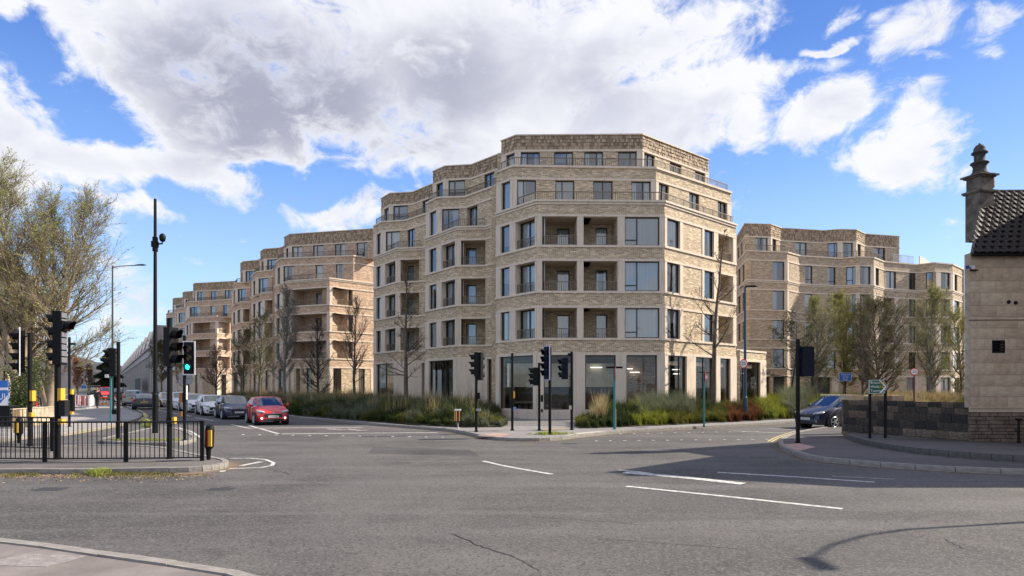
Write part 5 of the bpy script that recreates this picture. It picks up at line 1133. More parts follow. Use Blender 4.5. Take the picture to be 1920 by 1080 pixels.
# ---------------------------------------------------------------- people
SKIN = pm('skin', (.45, .26, .18), .6)
def skin_mesh(name, verts, edges, radii, m, parent, lvl=1):
    me = bpy.data.meshes.new(name); me.from_pydata(verts, edges, []); me.materials.append(m); o = bpy.data.objects.new(name, me); COL.objects.link(o); o.parent = parent
    sk = o.modifiers.new('skin', 'SKIN'); 
    if not me.skin_vertices: me.skin_vertices.new()
    for i, r in enumerate(radii): me.skin_vertices[0].data[i].radius = r if isinstance(r, tuple) else (r, r)
    me.skin_vertices[0].data[0].use_root = True
    sb = o.modifiers.new('sub', 'SUBSURF'); sb.levels = lvl; sb.render_levels = lvl
    return o
def person(px, py, rz, label, coat, legs, hair, stride=.28, h=1.76):
    (x, y, z0), s = gs(px, py); e = empty('person', (x, y, z0), rz, label, 'person'); k = h/1.76; st = stride
    V = [(0, 0, .95), (0, .0, 1.15), (0, .01, 1.40), (0, 0, 1.50), (0, -.01, 1.58), (0, -.02, 1.69), (.09, -st*.5, .52), (.09, -st, .09), (.09, -st-.16, .04), (-.09, st*.35, .52), (-.09, st, .13), (-.09, st-.14, .05),
         (.19, 0, 1.42), (.23, st*.35, 1.16), (.22, st*.4-.12, .93), (-.19, 0, 1.42), (-.23, -st*.35, 1.16), (-.22, -st*.5-.12, .93), (.215, st*.4-.17, .84), (-.215, -st*.5-.19, .85), (.09, 0, .92), (-.09, 0, .92)]
    E = [(0, 1), (1, 2), (2, 3), (3, 4), (4, 5), (0, 20), (20, 6), (6, 7), (7, 8), (0, 21), (21, 9), (9, 10), (10, 11), (2, 12), (12, 13), (13, 14), (14, 18), (2, 15), (15, 16), (16, 17), (17, 19)]
    Rr = [.12, .12, .14, .06, .07, .085, .065, .045, .04, .065, .045, .04, .055, .042, .033, .055, .042, .033, .035, .035, .085, .085]
    V = [(a*k, b*k, c*k) for a, b, c in V]; skin_mesh('body', V, E, Rr, SKIN, e)
    ci = [0, 1, 2, 12, 13, 14, 15, 16, 17]; mp = {v: i for i, v in enumerate(ci)}; CV = [V[i] for i in ci]; CV[0] = (0, 0, .82*k)
    skin_mesh('coat', CV, [(mp[a], mp[b]) for a, b in ((0, 1), (1, 2), (2, 12), (12, 13), (13, 14), (2, 15), (15, 16), (16, 17))], [(.17, .14), (.155, .13), (.165, .14), .075, .062, .052, .075, .062, .052], coat, e)
    li = [0, 20, 6, 7, 21, 9, 10]; mp = {v: i for i, v in enumerate(li)}
    skin_mesh('trousers', [V[i] for i in li], [(mp[a], mp[b]) for a, b in ((0, 20), (20, 6), (6, 7), (0, 21), (21, 9), (9, 10))], [.13, .10, .08, .065, .10, .08, .065], legs, e)
    q = MB(); q.tube([(0, .0, 1.66*k), (0, .0, 1.73*k), (0, .01, 1.79*k)], [.095, .10, .05], 12); q.build('hair', hair, e, smooth=True)
    for s_ in (1, -1):
        q = MB(); a = V[8 if s_ > 0 else 11]; q.tube([(a[0], a[1]+.2, .05), (a[0], a[1]+.05, .06), (a[0], a[1]-.06, .035)], [.045, .05, .035], 8); q.build('shoe', TRIM, e, smooth=True)
    return e
person(182.5, 765, R(200), 'man in a long dark coat walking away along the left footway', pm('dark_coat', (.012, .014, .022), .9), pm('dark_trousers', (.015, .016, .02), .9), pm('grey_hair', (.25, .22, .2), .9))
person(74.5, 764, R(80), 'man in a blue jacket standing in the doorway behind the fence', pm('blue_jacket', (.02, .04, .16), .85), MAT['dark_trousers'], pm('brown_hair', (.07, .035, .02), .9), stride=.05, h=1.95)
# ---------------------------------------------------------------- fast vertex builders
def mesh_np(name, V, faces_n, F_, m, parent=None, smooth=False, uv=None):
    """V (n,3); F_ flat loop indices; faces_n loop counts"""
    me = bpy.data.meshes.new(name); me.vertices.add(len(V)); me.vertices.foreach_set('co', V.astype(np.float32).ravel())
    me.loops.add(len(F_)); me.loops.foreach_set('vertex_index', F_.astype(np.int32)); me.polygons.add(len(faces_n))
    st = np.concatenate(([0], np.cumsum(faces_n)[:-1])).astype(np.int32); me.polygons.foreach_set('loop_start', st); me.polygons.foreach_set('loop_total', faces_n.astype(np.int32))
    me.materials.append(m); me.update(calc_edges=True)
    if smooth: me.polygons.foreach_set('use_smooth', [True]*len(me.polygons))
    o = bpy.data.objects.new(name, me); COL.objects.link(o)
    if parent: o.parent = parent
    return o
def segs_mesh(name, segs, m, parent=None, n=4):
    A = np.array([s[0] for s in segs], float); B = np.array([s[1] for s in segs], float); ra = np.array([s[2] for s in segs]); rb = np.array([s[3] for s in segs])
    d = B-A; d /= np.linalg.norm(d, axis=1)[:, None]+1e-9; up = np.where(np.abs(d[:, 2:3]) < .9, [[0, 0, 1.]], [[1., 0, 0]]); a = np.cross(d, up); a /= np.linalg.norm(a, axis=1)[:, None]; b = np.cross(d, a)
    V = []
    for k in range(n):
        c, s_ = cos(2*pi*k/n), sin(2*pi*k/n); V.append(A+(a*c+b*s_)*ra[:, None])
    for k in range(n):
        c, s_ = cos(2*pi*k/n), sin(2*pi*k/n); V.append(B+(a*c+b*s_)*rb[:, None])
    V = np.stack(V, 1).reshape(-1, 3); N = len(segs); base = (np.arange(N)*2*n)[:, None]
    q = np.array([[k, k+n, (k+1) % n+n, (k+1) % n] for k in range(n)]).ravel()[None, :]
    F_ = (base+q).ravel(); return mesh_np(name, V, np.full(N*n, 4), F_, m, parent, True)
def leaves_mesh(name, pts, size, m, parent=None, rs=1, flat=.0):
    r = np.random.default_rng(rs); P = np.array(pts, float); N = len(P); a = r.normal(size=(N, 3)); a[:, 2] *= 1-flat; a /= np.linalg.norm(a, axis=1)[:, None]; t = r.normal(size=(N, 3)); b = np.cross(a, t); b /= np.linalg.norm(b, axis=1)[:, None]
    s_ = size*r.uniform(.6, 1.4, (N, 1)); V = np.stack([P-a*s_, P+b*s_*.45, P+a*s_, P-b*s_*.45], 1).reshape(-1, 3)
    return mesh_np(name, V, np.full(N, 4), np.arange(4*N), m, parent)
def bark(name, c, v=.35):
    return pm(name, c, .9, var=v, sc=3)
def leafm(name, c1, c2, tr=.35):
    mt = bpy.data.materials.new(name); mt.use_nodes = True; N, L, n, m, mix, sm, noi = NT(mt.node_tree)
    o = n('ShaderNodeOutputMaterial'); df = n('ShaderNodeBsdfDiffuse'); tl = n('ShaderNodeBsdfTranslucent'); ms = n('ShaderNodeMixShader'); ms.inputs[0].default_value = tr
    g = n('ShaderNodeNewGeometry'); f1 = noi(g.outputs['Position'], .9, 3, .6); f2 = noi(g.outputs['Position'], 14, 2, .6)
    c = mix(m('ADD', m('MULTIPLY', sm(f1, .35, .65), .6), m('MULTIPLY', f2, .4)), c1, c2); L.new(c, df.inputs[0]); L.new(c, tl.inputs[0])
    L.new(df.outputs[0], ms.inputs[1]); L.new(tl.outputs[0], ms.inputs[2]); L.new(ms.outputs[0], o.inputs[0]); return mt
# ---------------------------------------------------------------- trees
def grow(rng, p, d, length, r0, r1, nseg, wob, trop, segs, out=None):
    """one limb; returns sample points with direction"""
    pts = [(p, d, r0)]; st = length/nseg
    for i in range(nseg):
        d = (d+Vector((rng.gauss(0, wob), rng.gauss(0, wob), rng.gauss(0, wob)+trop))).normalized(); q = p+d*st; ra = r0+(r1-r0)*i/nseg; rb = r0+(r1-r0)*(i+1)/nseg
        segs.append((tuple(p), tuple(q), ra, rb)); p = q; pts.append((p, d, rb))
    return pts
def tree(px, s, ztop, label, seed, crown=2.2, h0=2.2, n1=34, n2=7, n3=4, rt=.12, up=.10, ang=(62, 30), barkm=None, leaf=None, nleaf=0, lsize=.06, group='bare street trees', prof=None, lw=.010, stems=1, z0=.12, name='street_tree', lean=0, cat='tree'):
    rng = random.Random(seed); x, y = PS(px, s); e = empty(name, (x, y, z0), 0, label, cat, group); H = ztop-z0
    tr, br, tips = [], [], []
    for k in range(stems):
        d0 = Vector((lean+rng.uniform(-.12, .12)*(stems > 1)*2, rng.uniform(-.05, .05)*stems, 1)).normalized()
        tp = grow(rng, Vector((0, 0, 0)), d0, H*(1 if k == 0 else .85), rt, .012, 14, .035, .03, tr)
        for i in range(int(n1/stems)):
            f = (i+rng.random())/(n1/stems); z = h0/H+(1-h0/H)*f*.97; idx = min(13, int(z*14)); a, b = tp[idx], tp[idx+1]; w = z*14-idx; p = a[0].lerp(b[0], w); rr = a[2]*(1-w)+b[2]*w
            pr = prof(f) if prof else (1-f)**.75*.85+.18; Lg = crown*pr*rng.uniform(.75, 1.15); th = rng.random()*2*pi; an = R(ang[0]+(ang[1]-ang[0])*f+rng.uniform(-8, 8))
            d = Vector((cos(th)*sin(an), sin(th)*sin(an), cos(an))); q = grow(rng, p, d, Lg, min(rr*.6, .012+Lg*.018), .008, 7, .09, up, br)
            for j in range(n2):
                g = rng.uniform(.2, 1); qi = min(6, int(g*7)); pp, dd, r_ = q[qi]; ax = Vector((rng.gauss(0, 1), rng.gauss(0, 1), rng.gauss(0, .6))); d2 = (dd*1.1+ax.normalized()*.75).normalized()
                L2 = Lg*rng.uniform(.22, .45)*(1.25-g*.6); q2 = grow(rng, pp, d2, L2, max(.009, r_*.6), lw*.7, 4, .12, up*.9, br)
                for l in range(n3):
                    pi_, di, ri = q2[rng.randint(1, 4)]; ax = Vector((rng.gauss(0, 1), rng.gauss(0, 1), rng.gauss(0, .7))); d3 = (di+ax.normalized()*.8).normalized()
                    q3 = grow(rng, pi_, d3, L2*rng.uniform(.3, .7), lw*.8, lw*.45, 2, .12, up, br); tips.append((q3[1][0], q3[2][0]))
    segs_mesh('trunk', tr, barkm or BARK, e, 8); segs_mesh('branches', br, barkm or BARK, e, 3)
    if leaf and nleaf:
        pts = []
        for _ in range(nleaf):
            a, b = rng.choice(tips); c = a.lerp(b, rng.random()*1.2); pts.append((c.x+rng.gauss(0, .05), c.y+rng.gauss(0, .05), c.z+rng.gauss(0, .05)))
        leaves_mesh('leaves', pts, lsize, leaf, e, seed)
    return e
BARK = bark('bark_brown', (.115, .09, .068)); BARKD = bark('bark_dark', (.048, .042, .038)); BARKG = bark('bark_grey', (.20, .19, .16)); BARKO = bark('bark_olive', (.17, .155, .085))
LF_Y = leafm('leaf_yellow_green', (.20, .20, .055), (.38, .37, .12)); LF_D = leafm('leaf_dark_green', (.06, .065, .032), (.13, .135, .065)); LF_S = leafm('bud_green', (.25, .30, .06), (.47, .50, .14)); LF_B = leafm('bud_brown', (.09, .07, .04), (.16, .13, .07)); LF_M = leafm('leaf_olive', (.08, .085, .03), (.19, .19, .07)); LF_O = leafm('leaf_orange', (.26, .12, .05), (.42, .21, .09))
oval = lambda f: .35+.75*sin(pi*min(1, f*.9+.12))
cone = lambda f: (1-f)**.8+.12
tree(760, 28.6, 9.9, 'tall slender bare tree nearest the corner, in front of the pale shop wall', 11, crown=1.9, h0=2.2, n1=30, n2=5, n3=3, rt=.17, up=.07, ang=(75, 35), leaf=LF_D, nleaf=900, lsize=.04, prof=lambda f: (1-f)**.9*.95+.14, barkm=BARK)
tree(665, 24.9, 8.7, 'bare tree with upswept twigs in front of the sunlit brick end', 12, crown=2.0, h0=2.0, n1=40, n2=7, n3=4, rt=.13, up=.16, ang=(60, 25), prof=oval, barkm=BARK)
tree(597, 23.2, 7.0, 'dark low-branching bare tree above the red car', 13, crown=2.5, h0=1.1, n1=44, n2=8, n3=5, rt=.13, up=.12, ang=(78, 30), prof=lambda f: .95-.65*f, barkm=BARKD)
tree(535, 21.8, 10.3, 'tallest dense grey tree of the street row, left of the sunlit brick end', 14, crown=2.4, h0=2.0, n1=54, n2=8, n3=5, rt=.16, up=.13, ang=(62, 28), prof=oval, barkm=BARKG, leaf=LF_D, nleaf=2500, lsize=.045)
tree(487, 19.8, 8.7, 'greenish bare tree above the dark blue car', 15, crown=2.3, h0=1.8, n1=44, n2=7, n3=5, rt=.13, up=.12, prof=oval, barkm=BARKO, leaf=LF_D, nleaf=2600, lsize=.05)
tree(452, 18.0, 7.6, 'misty olive tree between the dark blue car and the white cars', 16, crown=2.2, h0=1.6, n1=40, n2=7, n3=5, rt=.12, up=.12, prof=oval, barkm=BARKO, leaf=LF_D, nleaf=2800, lsize=.055)
tree(405, 15.2, 6.4, 'small spreading bare tree above the first white car', 17, crown=2.5, h0=1.2, n1=40, n2=8, n3=5, rt=.12, up=.13, ang=(75, 30), prof=lambda f: .95-.5*f, barkm=BARKD, leaf=LF_O, nleaf=500, lsize=.07, lw=.014)
tree(303, 10.9, 9.0, 'pale grey-green tree beside the long concrete building, behind the camera mast', 18, crown=3.4, h0=2.3, n1=44, n2=7, n3=5, rt=.17, up=.12, prof=oval, barkm=BARKO, leaf=LF_D, nleaf=7000, lsize=.09, lw=.016)
tree(345, 12.6, 7.4, 'olive tree at the foot of the farthest brick block', 19, crown=2.4, h0=1.5, n1=36, n2=7, n3=4, rt=.13, up=.12, prof=oval, barkm=BARKO, leaf=LF_D, nleaf=5000, lsize=.08, lw=.014)
tree(1338, 31.0, 11.6, 'tall bare tree with few wide branches, by the side-road facade', 21, crown=2.2, h0=3.4, n1=22, n2=5, n3=4, rt=.19, up=.10, ang=(68, 32), prof=lambda f: (1-f)**.8+.1, barkm=BARK, leaf=LF_B, nleaf=500, lsize=.04)
G2 = 'trees in front of the side-road block'
tree(1477, 24.4, 7.0, 'small dark tree with level twiggy crown, left end of the side-road row', 22, crown=2.5, h0=2.6, n1=30, n2=8, n3=5, rt=.11, up=.03, ang=(85, 50), prof=lambda f: .95-.3*f, barkm=BARKD, leaf=LF_D, nleaf=2500, group=G2)
tree(1531, 23.6, 8.6, 'grey-green thin tree left of the blue sign', 23, crown=2.7, h0=1.2, n1=54, n2=8, n3=5, rt=.12, up=.14, ang=(55, 25), prof=oval, barkm=BARKG, leaf=LF_Y, nleaf=8000, lsize=.045, group=G2)
tree(1583, 23.0, 9.7, 'tallest yellow-green tree, directly behind the blue sign', 24, crown=2.5, h0=1.5, n1=54, n2=8, n3=5, rt=.13, up=.16, ang=(50, 22), prof=oval, barkm=BARKO, leaf=LF_Y, nleaf=15000, lsize=.045, group=G2)
tree(1650, 23.4, 8.4, 'broad dark dense tree above the green direction sign', 25, crown=3.7, h0=1.0, n1=74, n2=10, n3=6, rt=.14, up=.12, ang=(72, 26), prof=oval, barkm=BARK, leaf=LF_M, nleaf=11000, lsize=.05, group=G2)
tree(1744, 22.2, 9.9, 'yellow-green tree with pale trunk right of the 20 sign', 26, crown=3.0, h0=1.3, n1=60, n2=8, n3=5, rt=.14, up=.15, ang=(58, 24), prof=oval, barkm=BARKG, leaf=LF_Y, nleaf=15000, lsize=.045, group=G2)
tree(1800, 21.6, 8.2, 'green-brown tree half hidden by the stone house', 27, crown=2.8, h0=.9, n1=50, n2=8, n3=5, rt=.12, up=.14, prof=oval, barkm=BARKO, leaf=LF_Y, nleaf=8000, lsize=.05, group=G2)
tree(1617, 24.5, 7.4, 'thin brown leafless sapling left of the green direction sign', 28, crown=2.2, h0=1.2, n1=44, n2=7, n3=4, rt=.09, up=.15, ang=(55, 25), prof=oval, barkm=BARK, leaf=LF_D, nleaf=1500, group=G2)
# large budding trees on the left
vase = lambda f: .62+.55*sin(pi*min(1, f*.8+.15))
tree(92, 21.5, 20.0, 'largest tree, with leaning double trunk and fresh green buds, by the timber fence', 31, crown=8.6, h0=3.2, n1=72, n2=17, n3=9, rt=.34, up=.10, ang=(66, 14), prof=lambda f: (1.0-.50*f)*(.75+.35*sin(pi*f)), barkm=bark('bark_warm', (.27, .21, .15), .2), leaf=LF_S, nleaf=17000, lsize=.07, group='large trees on the left', stems=3, lw=.015, lean=-.04)
tree(38, 22.5, 18.5, 'large brown budding tree at the left edge in front of the stone building', 32, crown=5.6, h0=3.2, n1=44, n2=12, n3=7, rt=.28, up=.11, ang=(58, 14), prof=lambda f: (1.0-.45*f)*(.75+.35*sin(pi*f)), barkm=MAT['bark_warm'], leaf=LF_S, nleaf=9000, lsize=.06, group='large trees on the left', stems=3, lw=.015)
tree(146, 10.2, 6.6, 'orange-twigged tree beyond the works barriers', 33, crown=2.6, h0=.8, n1=40, n2=8, n3=5, rt=.12, up=.18, ang=(45, 18), prof=oval, barkm=bark('bark_orange', (.30, .15, .08)), leaf=LF_O, nleaf=5000, lsize=.07, group='far trees', lw=.02)
tree(166, 9.6, 5.6, 'bare brown tree right of the orange one', 34, crown=2.4, h0=.8, n1=40, n2=8, n3=5, rt=.1, up=.16, ang=(45, 18), prof=oval, barkm=BARK, leaf=LF_O, nleaf=2500, lsize=.07, group='far trees', lw=.02)
# conifer
e = empty('conifer', (*PS(203, 12.2), 0), 0, 'dark evergreen tree behind the teal sign post', 'tree', 'far trees'); rng = random.Random(4); tr = []; pts = []
grow(rng, Vector((0, 0, 0)), Vector((0, 0, 1)), 8.0, .2, .03, 8, .02, .02, tr); segs_mesh('trunk', tr, BARKD, e, 6)
for _ in range(16000):
    f = rng.random()**.8; z = .6+7.2*f; r = (2.8*(1-f)**.7+.15)*(rng.random()**.45)*(.75+.3*sin(z*5+rng.random())); th = rng.random()*2*pi; pts.append((r*cos(th), r*sin(th), z-r*.25))
leaves_mesh('foliage', pts, .16, leafm('conifer_green', (.012, .022, .014), (.035, .05, .028), .15), e, 3)
# shrub by the fence
def shrub(px, s, h, r, label, m, n=3500, sz=.07, seed=1, name='shrub', group=None, zb=.12):
    e = empty(name, (*PS(px, s), zb), 0, label, 'shrub', group); rng = random.Random(seed); pts = []; sg = []
    for _ in range(24): grow(rng, Vector((rng.gauss(0, r*.15), rng.gauss(0, r*.15), 0)), Vector((rng.gauss(0, .35), rng.gauss(0, .35), 1)).normalized(), h*rng.uniform(.6, .95), .02, .006, 5, .12, .02, sg)
    for _ in range(n):
        g = rng.choice(sg); a = Vector(g[0]).lerp(Vector(g[1]), rng.random()); pts.append((a.x+rng.gauss(0, r*.28), a.y+rng.gauss(0, r*.28), max(.05, a.z+rng.gauss(0, .12))))
    segs_mesh('stems', sg, BARK, e, 3); leaves_mesh('leaves', pts, sz, m, e, seed); return e
shrub(31, 27, 4.6, 1.0, 'tall evergreen shrub growing beside the blue sign', leafm('laurel', (.05, .07, .03), (.14, .17, .07)), 5000, .09, 5)
shrub(277, 40, 0.35, .35, 'small green weed clump on the small island by the camera mast', LF_S, 260, .05, 6, 'weed_clump', zb=.1)
for k, (px, s, h) in enumerate(((312, 12.5, 1.2), (330, 13.2, 1.3), (296, 11.6, 1.2))): shrub(px, s, h, 1.5, ['low dark shrub mass beside the grey sign backs', 'dark shrub behind the last queued car', 'low shrub at the foot of the pale grey-green tree'][k], LF_D, 2500, .12, 40+k, group='shrubs down the street')
# ---------------------------------------------------------------- ornamental planting
def inpoly(P, poly):
    x, y = P[:, 0], P[:, 1]; c = np.zeros(len(P), bool)
    for i in range(len(poly)):
        (x0, y0), (x1, y1) = poly[i], poly[i-1]; t = ((y0 > y) != (y1 > y)) & (x < (x1-x0)*(y-y0)/((y1-y0) if y1 != y0 else 1e-9)+x0); c ^= t
    return c
def scatter(poly, dens, rs, yw=None):
    r = np.random.default_rng(rs); a = np.array(poly); lo, hi = a.min(0), a.max(0); n = int((hi-lo).prod()*dens); P = lo+r.random((n, 2))*(hi-lo); return P[inpoly(P, poly)]
def blades(name, C, per, h, spread, w, m, rs=1, z=.15, label=None, droop=.35, hv=None):
    r = np.random.default_rng(rs); N = len(C)*per; base = np.repeat(C, per, 0)+r.normal(0, .05, (N, 2)); hh = h*np.repeat(r.uniform(.65, 1.25, len(C)), per)*r.uniform(.55, 1.1, N)
    if hv is not None: hh *= np.repeat(hv, per)
    th = r.random(N)*2*pi; sp = spread*r.random(N)*hh; dx, dy = np.cos(th)*sp, np.sin(th)*sp; px, py = -np.sin(th)*w/2, np.cos(th)*w/2
    z0 = np.full(N, z); mx, my, mz = base[:, 0]+dx*.4, base[:, 1]+dy*.4, z+hh*.62; tx, ty, tz = base[:, 0]+dx, base[:, 1]+dy, z+hh*(1-droop*r.random(N)*np.minimum(1, spread))
    V = np.stack([np.stack([base[:, 0]-px, base[:, 1]-py, z0], 1), np.stack([base[:, 0]+px, base[:, 1]+py, z0], 1), np.stack([mx+px*.8, my+py*.8, mz], 1), np.stack([mx-px*.8, my-py*.8, mz], 1), np.stack([tx, ty, tz], 1)], 1).reshape(-1, 3)
    b = (np.arange(N)*5)[:, None]; F_ = np.concatenate([(b+np.array([[0, 1, 2, 3]])), (b+np.array([[3, 2, 4]]))], 1).ravel(); fn = np.tile([4, 3], N)
    o = mesh_np(name, V, fn, F_, m); o['kind'] = 'stuff'
    if label: o['label'] = label
    return o
GR = {'dark': leafm('grass_dark', (.035, .05, .018), (.085, .105, .04)), 'grey': leafm('grass_grey', (.10, .115, .07), (.21, .225, .15)), 'olive': leafm('grass_olive', (.08, .085, .02), (.19, .185, .05)),
      'straw': leafm('grass_straw', (.26, .20, .10), (.46, .37, .21)), 'rust': leafm('grass_rust', (.10, .045, .022), (.20, .09, .045)), 'lime': leafm('grass_lime', (.13, .15, .02), (.30, .32, .06))}
def fn2(P, sc, seed): return np.array([pnoise(Vector((p[0]*sc, p[1]*sc, seed))) for p in P])
bedL = bed1
P = scatter([p for p in bedL], 13, 5); P = P[P[:, 1] < 75]
pxs = CX+F*P[:, 0]/P[:, 1]; f = fn2(P, .35, 1.5)
def fe(P, poly_front):
    """distance to the front (kerb) edge, to make the front low and the back tall"""
    a = np.array(poly_front); d = np.full(len(P), 1e9)
    for i in range(len(a)-1):
        v = a[i+1]-a[i]; t = np.clip(((P-a[i])@v)/(v@v), 0, 1); d = np.minimum(d, np.linalg.norm(P-(a[i]+t[:, None]*v), axis=1))
    return d
d = fe(P, bed1[:12]); hv = np.clip(.45+d*.40, .45, 1.25)*np.where(pxs > 900, .75, 1)
sel = lambda c: (P[c], hv[c])
for nm, c, per, h, sp, w, rs in (('dark', (f < -.12), 46, .95, .9, .030, 1), ('grey', (f >= -.12) & (f < .10), 42, 1.05, 1.0, .028, 2), ('olive', (f >= .10) & (f < .30), 46, .85, .9, .030, 3), ('dark', f >= .30, 46, .8, 1.1, .030, 4)):
    q, hq = sel(c)
    if len(q): blades('ornamental_grass', q, per, h, sp, w, GR[nm], rs, hv=hq)
q, hq = sel((fn2(P, .6, 9.1) > .22) & (d > 1)); blades('flower_stems', q, 10, 1.45, .35, .022, GR['straw'], 9, hv=hq*.95)
P = scatter(bed2, 13, 15); P = P[(P[:, 1] < 62)]; pxs = CX+F*P[:, 0]/P[:, 1]; f = fn2(P, .4, 4.5)+np.random.default_rng(3).normal(0, .06, len(P)); d = fe(P, bed2f); hv = np.clip(.55+d*.35, .55, 1.3)
rustc = (pxs > 1365) & (pxs < 1425) & (d < 1.9)
limec = (((pxs > 1425) & (pxs < 1475)) | ((pxs > 1500) & (pxs < 1640)) | ((pxs > 1180) & (pxs < 1250))) & (f > -.18) & ~rustc
strawc = ((pxs > 1655) & (pxs < 1790)) & (f > -.2)
rest = ~(rustc | limec | strawc)
for nm, c, per, h, sp, w, rs in (('rust', rustc, 60, .95, .9, .028, 21), ('lime', limec, 46, .95, .8, .028, 22), ('straw', strawc, 44, 1.15, 1.0, .030, 23), ('dark', rest & (f < .02), 46, .85, .9, .032, 24), ('olive', rest & (f >= .02), 46, .8, 1.0, .030, 25)):
    q, hq = P[c], hv[c]
    if len(q): blades('ornamental_grass', q, per, h, sp, w, GR[nm], rs, hv=hq)
c = (pxs > 1200) & (pxs < 1300) & (d > 1.2); blades('feather_grass', P[c], 60, 1.25, .8, .020, GR['grey'], 31, hv=hv[c])
c = (pxs > 1095) & (pxs < 1135) & (d > .7); blades('feather_grass', P[c], 22, 1.3, .35, .030, GR['straw'], 32, hv=hv[c])
c = (pxs > 1480) & (pxs < 1510); blades('feather_grass', P[c], 50, 1.5, .9, .026, GR['grey'], 33, hv=hv[c])
for k, (px, s_, r_) in enumerate(((1352, 33.5, .5), (1470, 29.5, .6))):       # spiky pale leaves
    C = np.array([PS(px, s_)]); o = blades('spiky_plant', C, 40, 1.0, 1.3, .10, leafm('agave', (.16, .22, .15), (.34, .42, .30)), 40+k); del o['kind']; tag(o, ['pale spiky-leaved plant in the planting right of the teal post', 'large pale spiky plant at the kerb near the black signal'][k], 'plant')
# verge weeds and litter along the island kerb
r_ = np.random.default_rng(8); n_ = 420; wx = r_.uniform(-250, 352, n_); keep = np.array([pnoise(Vector((a*.016, 3.3, 0))) > -.08 for a in wx]); wx = wx[keep]; wy = 889.5+r_.exponential(1.6, len(wx)); C = np.array([G(a, b) for a, b in zip(wx, wy)])
blades('kerb_weeds', C, 14, .08, 1.6, .010, leafm('weed_green', (.12, .13, .04), (.30, .27, .12)), 50, z=.0)
C = np.array([G(a, b) for a, b in zip(r_.normal(188, 8, 40), 889.5+r_.exponential(.9, 40))]); blades('kerb_weeds', C, 26, .16, 1.5, .02, LF_S, 51, z=.0)
C = np.array([G(a, b) for a, b in zip(r_.normal(1035, 16, 60), r_.normal(819.5, .8, 60))]); blades('kerb_weeds', C, 20, .14, 1.5, .014, LF_S, 52, z=.1)
C = np.array([G(a, b) for a, b in zip(r_.uniform(215, 350, 70), r_.normal(831, 1.2, 70))]); blades('kerb_weeds', C, 14, .09, 1.6, .012, LF_S, 53, z=.1)
# fallen leaves gathered in the gutters
pts = [(*G(a, b), .012) for a, b in zip(r_.normal(1165, 26, 900), r_.normal(806, 1.5, 900)) if b > 801]+[(*G(a, b), .012) for a, b in zip(r_.uniform(-100, 400, 1500), 890+r_.exponential(3.5, 1500))]
o = leaves_mesh('leaf_litter', pts, .022, leafm('litter', (.22, .15, .08), (.42, .32, .2), 0), None, 5, .95); o['kind'] = 'stuff'

# ---------------------------------------------------------------- stone house on the right
ASH = []
for i, c in enumerate(((.48, .365, .26), (.505, .39, .28), (.455, .345, .25), (.53, .415, .30), (.475, .355, .25))): ASH.append(pm('bath_stone_%d' % i if False else 'bath_stone' + 'abcde'[i], c, .9, var=.22, sc=1.6, bump=.35))
RUB = pm('rubble_stone', (.17, .125, .095), .95, var=.45, sc=4, bump=.7); RTILE = pm('roof_tile', (.026, .020, .018), .6, var=.4, sc=4, spec=.12); LSTONE = pm('weathered_stone', (.16, .135, .11), .95, var=.5, sc=3, bump=.6)
rb = random.Random(12)
def block_mesh(seed):
    m = MB(); m.box(-.5, .5, -.5, .5, -.5, .5); o = m.build('stone_block', ASH[0]); me = o.data; bpy.data.objects.remove(o); b = bmesh.new(); b.from_mesh(me); bmesh.ops.bevel(b, geom=b.edges[:], offset=.008, segments=1, affect='EDGES'); b.to_mesh(me); b.free(); return me
BMs = []
for k in range(5): me = block_mesh(k); me.materials[0] = ASH[k]; BMs.append(me)
def place_block(parent, O, t, n, u0, u1, z0, z1, dep=.3, proud=0, me=None, g=.003):
    o = bpy.data.objects.new('stone_block', me or rb.choice(BMs)); COL.objects.link(o); o.parent = parent; uc, zc = (u0+u1)/2, (z0+z1)/2; d = -dep/2+proud
    o.location = (O[0]+t[0]*uc+n[0]*d, O[1]+t[1]*uc+n[1]*d, zc); o.scale = (u1-u0-g*2, dep, z1-z0-g*2); o.rotation_euler = (0, 0, atan2(t[1], t[0])); return o
H0 = (14.62, 20.4); ht = norm((1, -.03)); hn = (ht[1], -ht[0]); e = empty('stone_house', (0, 0, 0), 0, 'old stone house with dark pantiled roof and tall ornamental chimney at the right edge', 'house')
EZ = 6.30; z = 1.36; row_ = 0
holes = [(1872, 650, .19), ]
uh = ray_u(1872, H0, ht); zh = zof(650, 58.8)
while z < EZ-.05:
    hh = rb.choice([.33, .38, .42, .36]); z1 = min(z+hh, EZ); u = -.0; first = True
    if EZ-z1 < .2: z1 = EZ
    while u < 5.2:
        w = rb.uniform(.45, 1.05)*(.6 if first and row_ % 2 else 1); u1 = u+w; first = False
        if u1 > 4.7: u1 = 5.2
        if z < zh+.16 and z1 > zh-.16 and u < uh+.2 and u1 > uh-.2:       # vent opening
            if uh-.19-u > .08: place_block(e, H0, ht, hn, u, uh-.19, z, z1)
            u1 = max(u1, uh+.45); place_block(e, H0, ht, hn, uh+.19, u1, z, z1)
            if z1 > zh+.2: place_block(e, H0, ht, hn, uh-.19, uh+.19, zh+.18, z1)
            if z < zh-.2: place_block(e, H0, ht, hn, uh-.19, uh+.19, z, zh-.18)
        else: place_block(e, H0, ht, hn, u, u1, z, z1, proud=rb.uniform(-.003, .003))
        u = u1
    z = z1; row_ += 1
m = MB(); m.fbox(H0, ht, hn, .35, 12, -.6, -.30, .28, EZ); bk_ = m.build('wall_core', pm('stone_mortar', (.36, .28, .22), .95, var=.3, sc=4), e)
m = MB(); m.fbox(H0, ht, hn, 5.2, 12, -.012, .0, 1.36, EZ); m.build('front_wall', ASH[1], e)
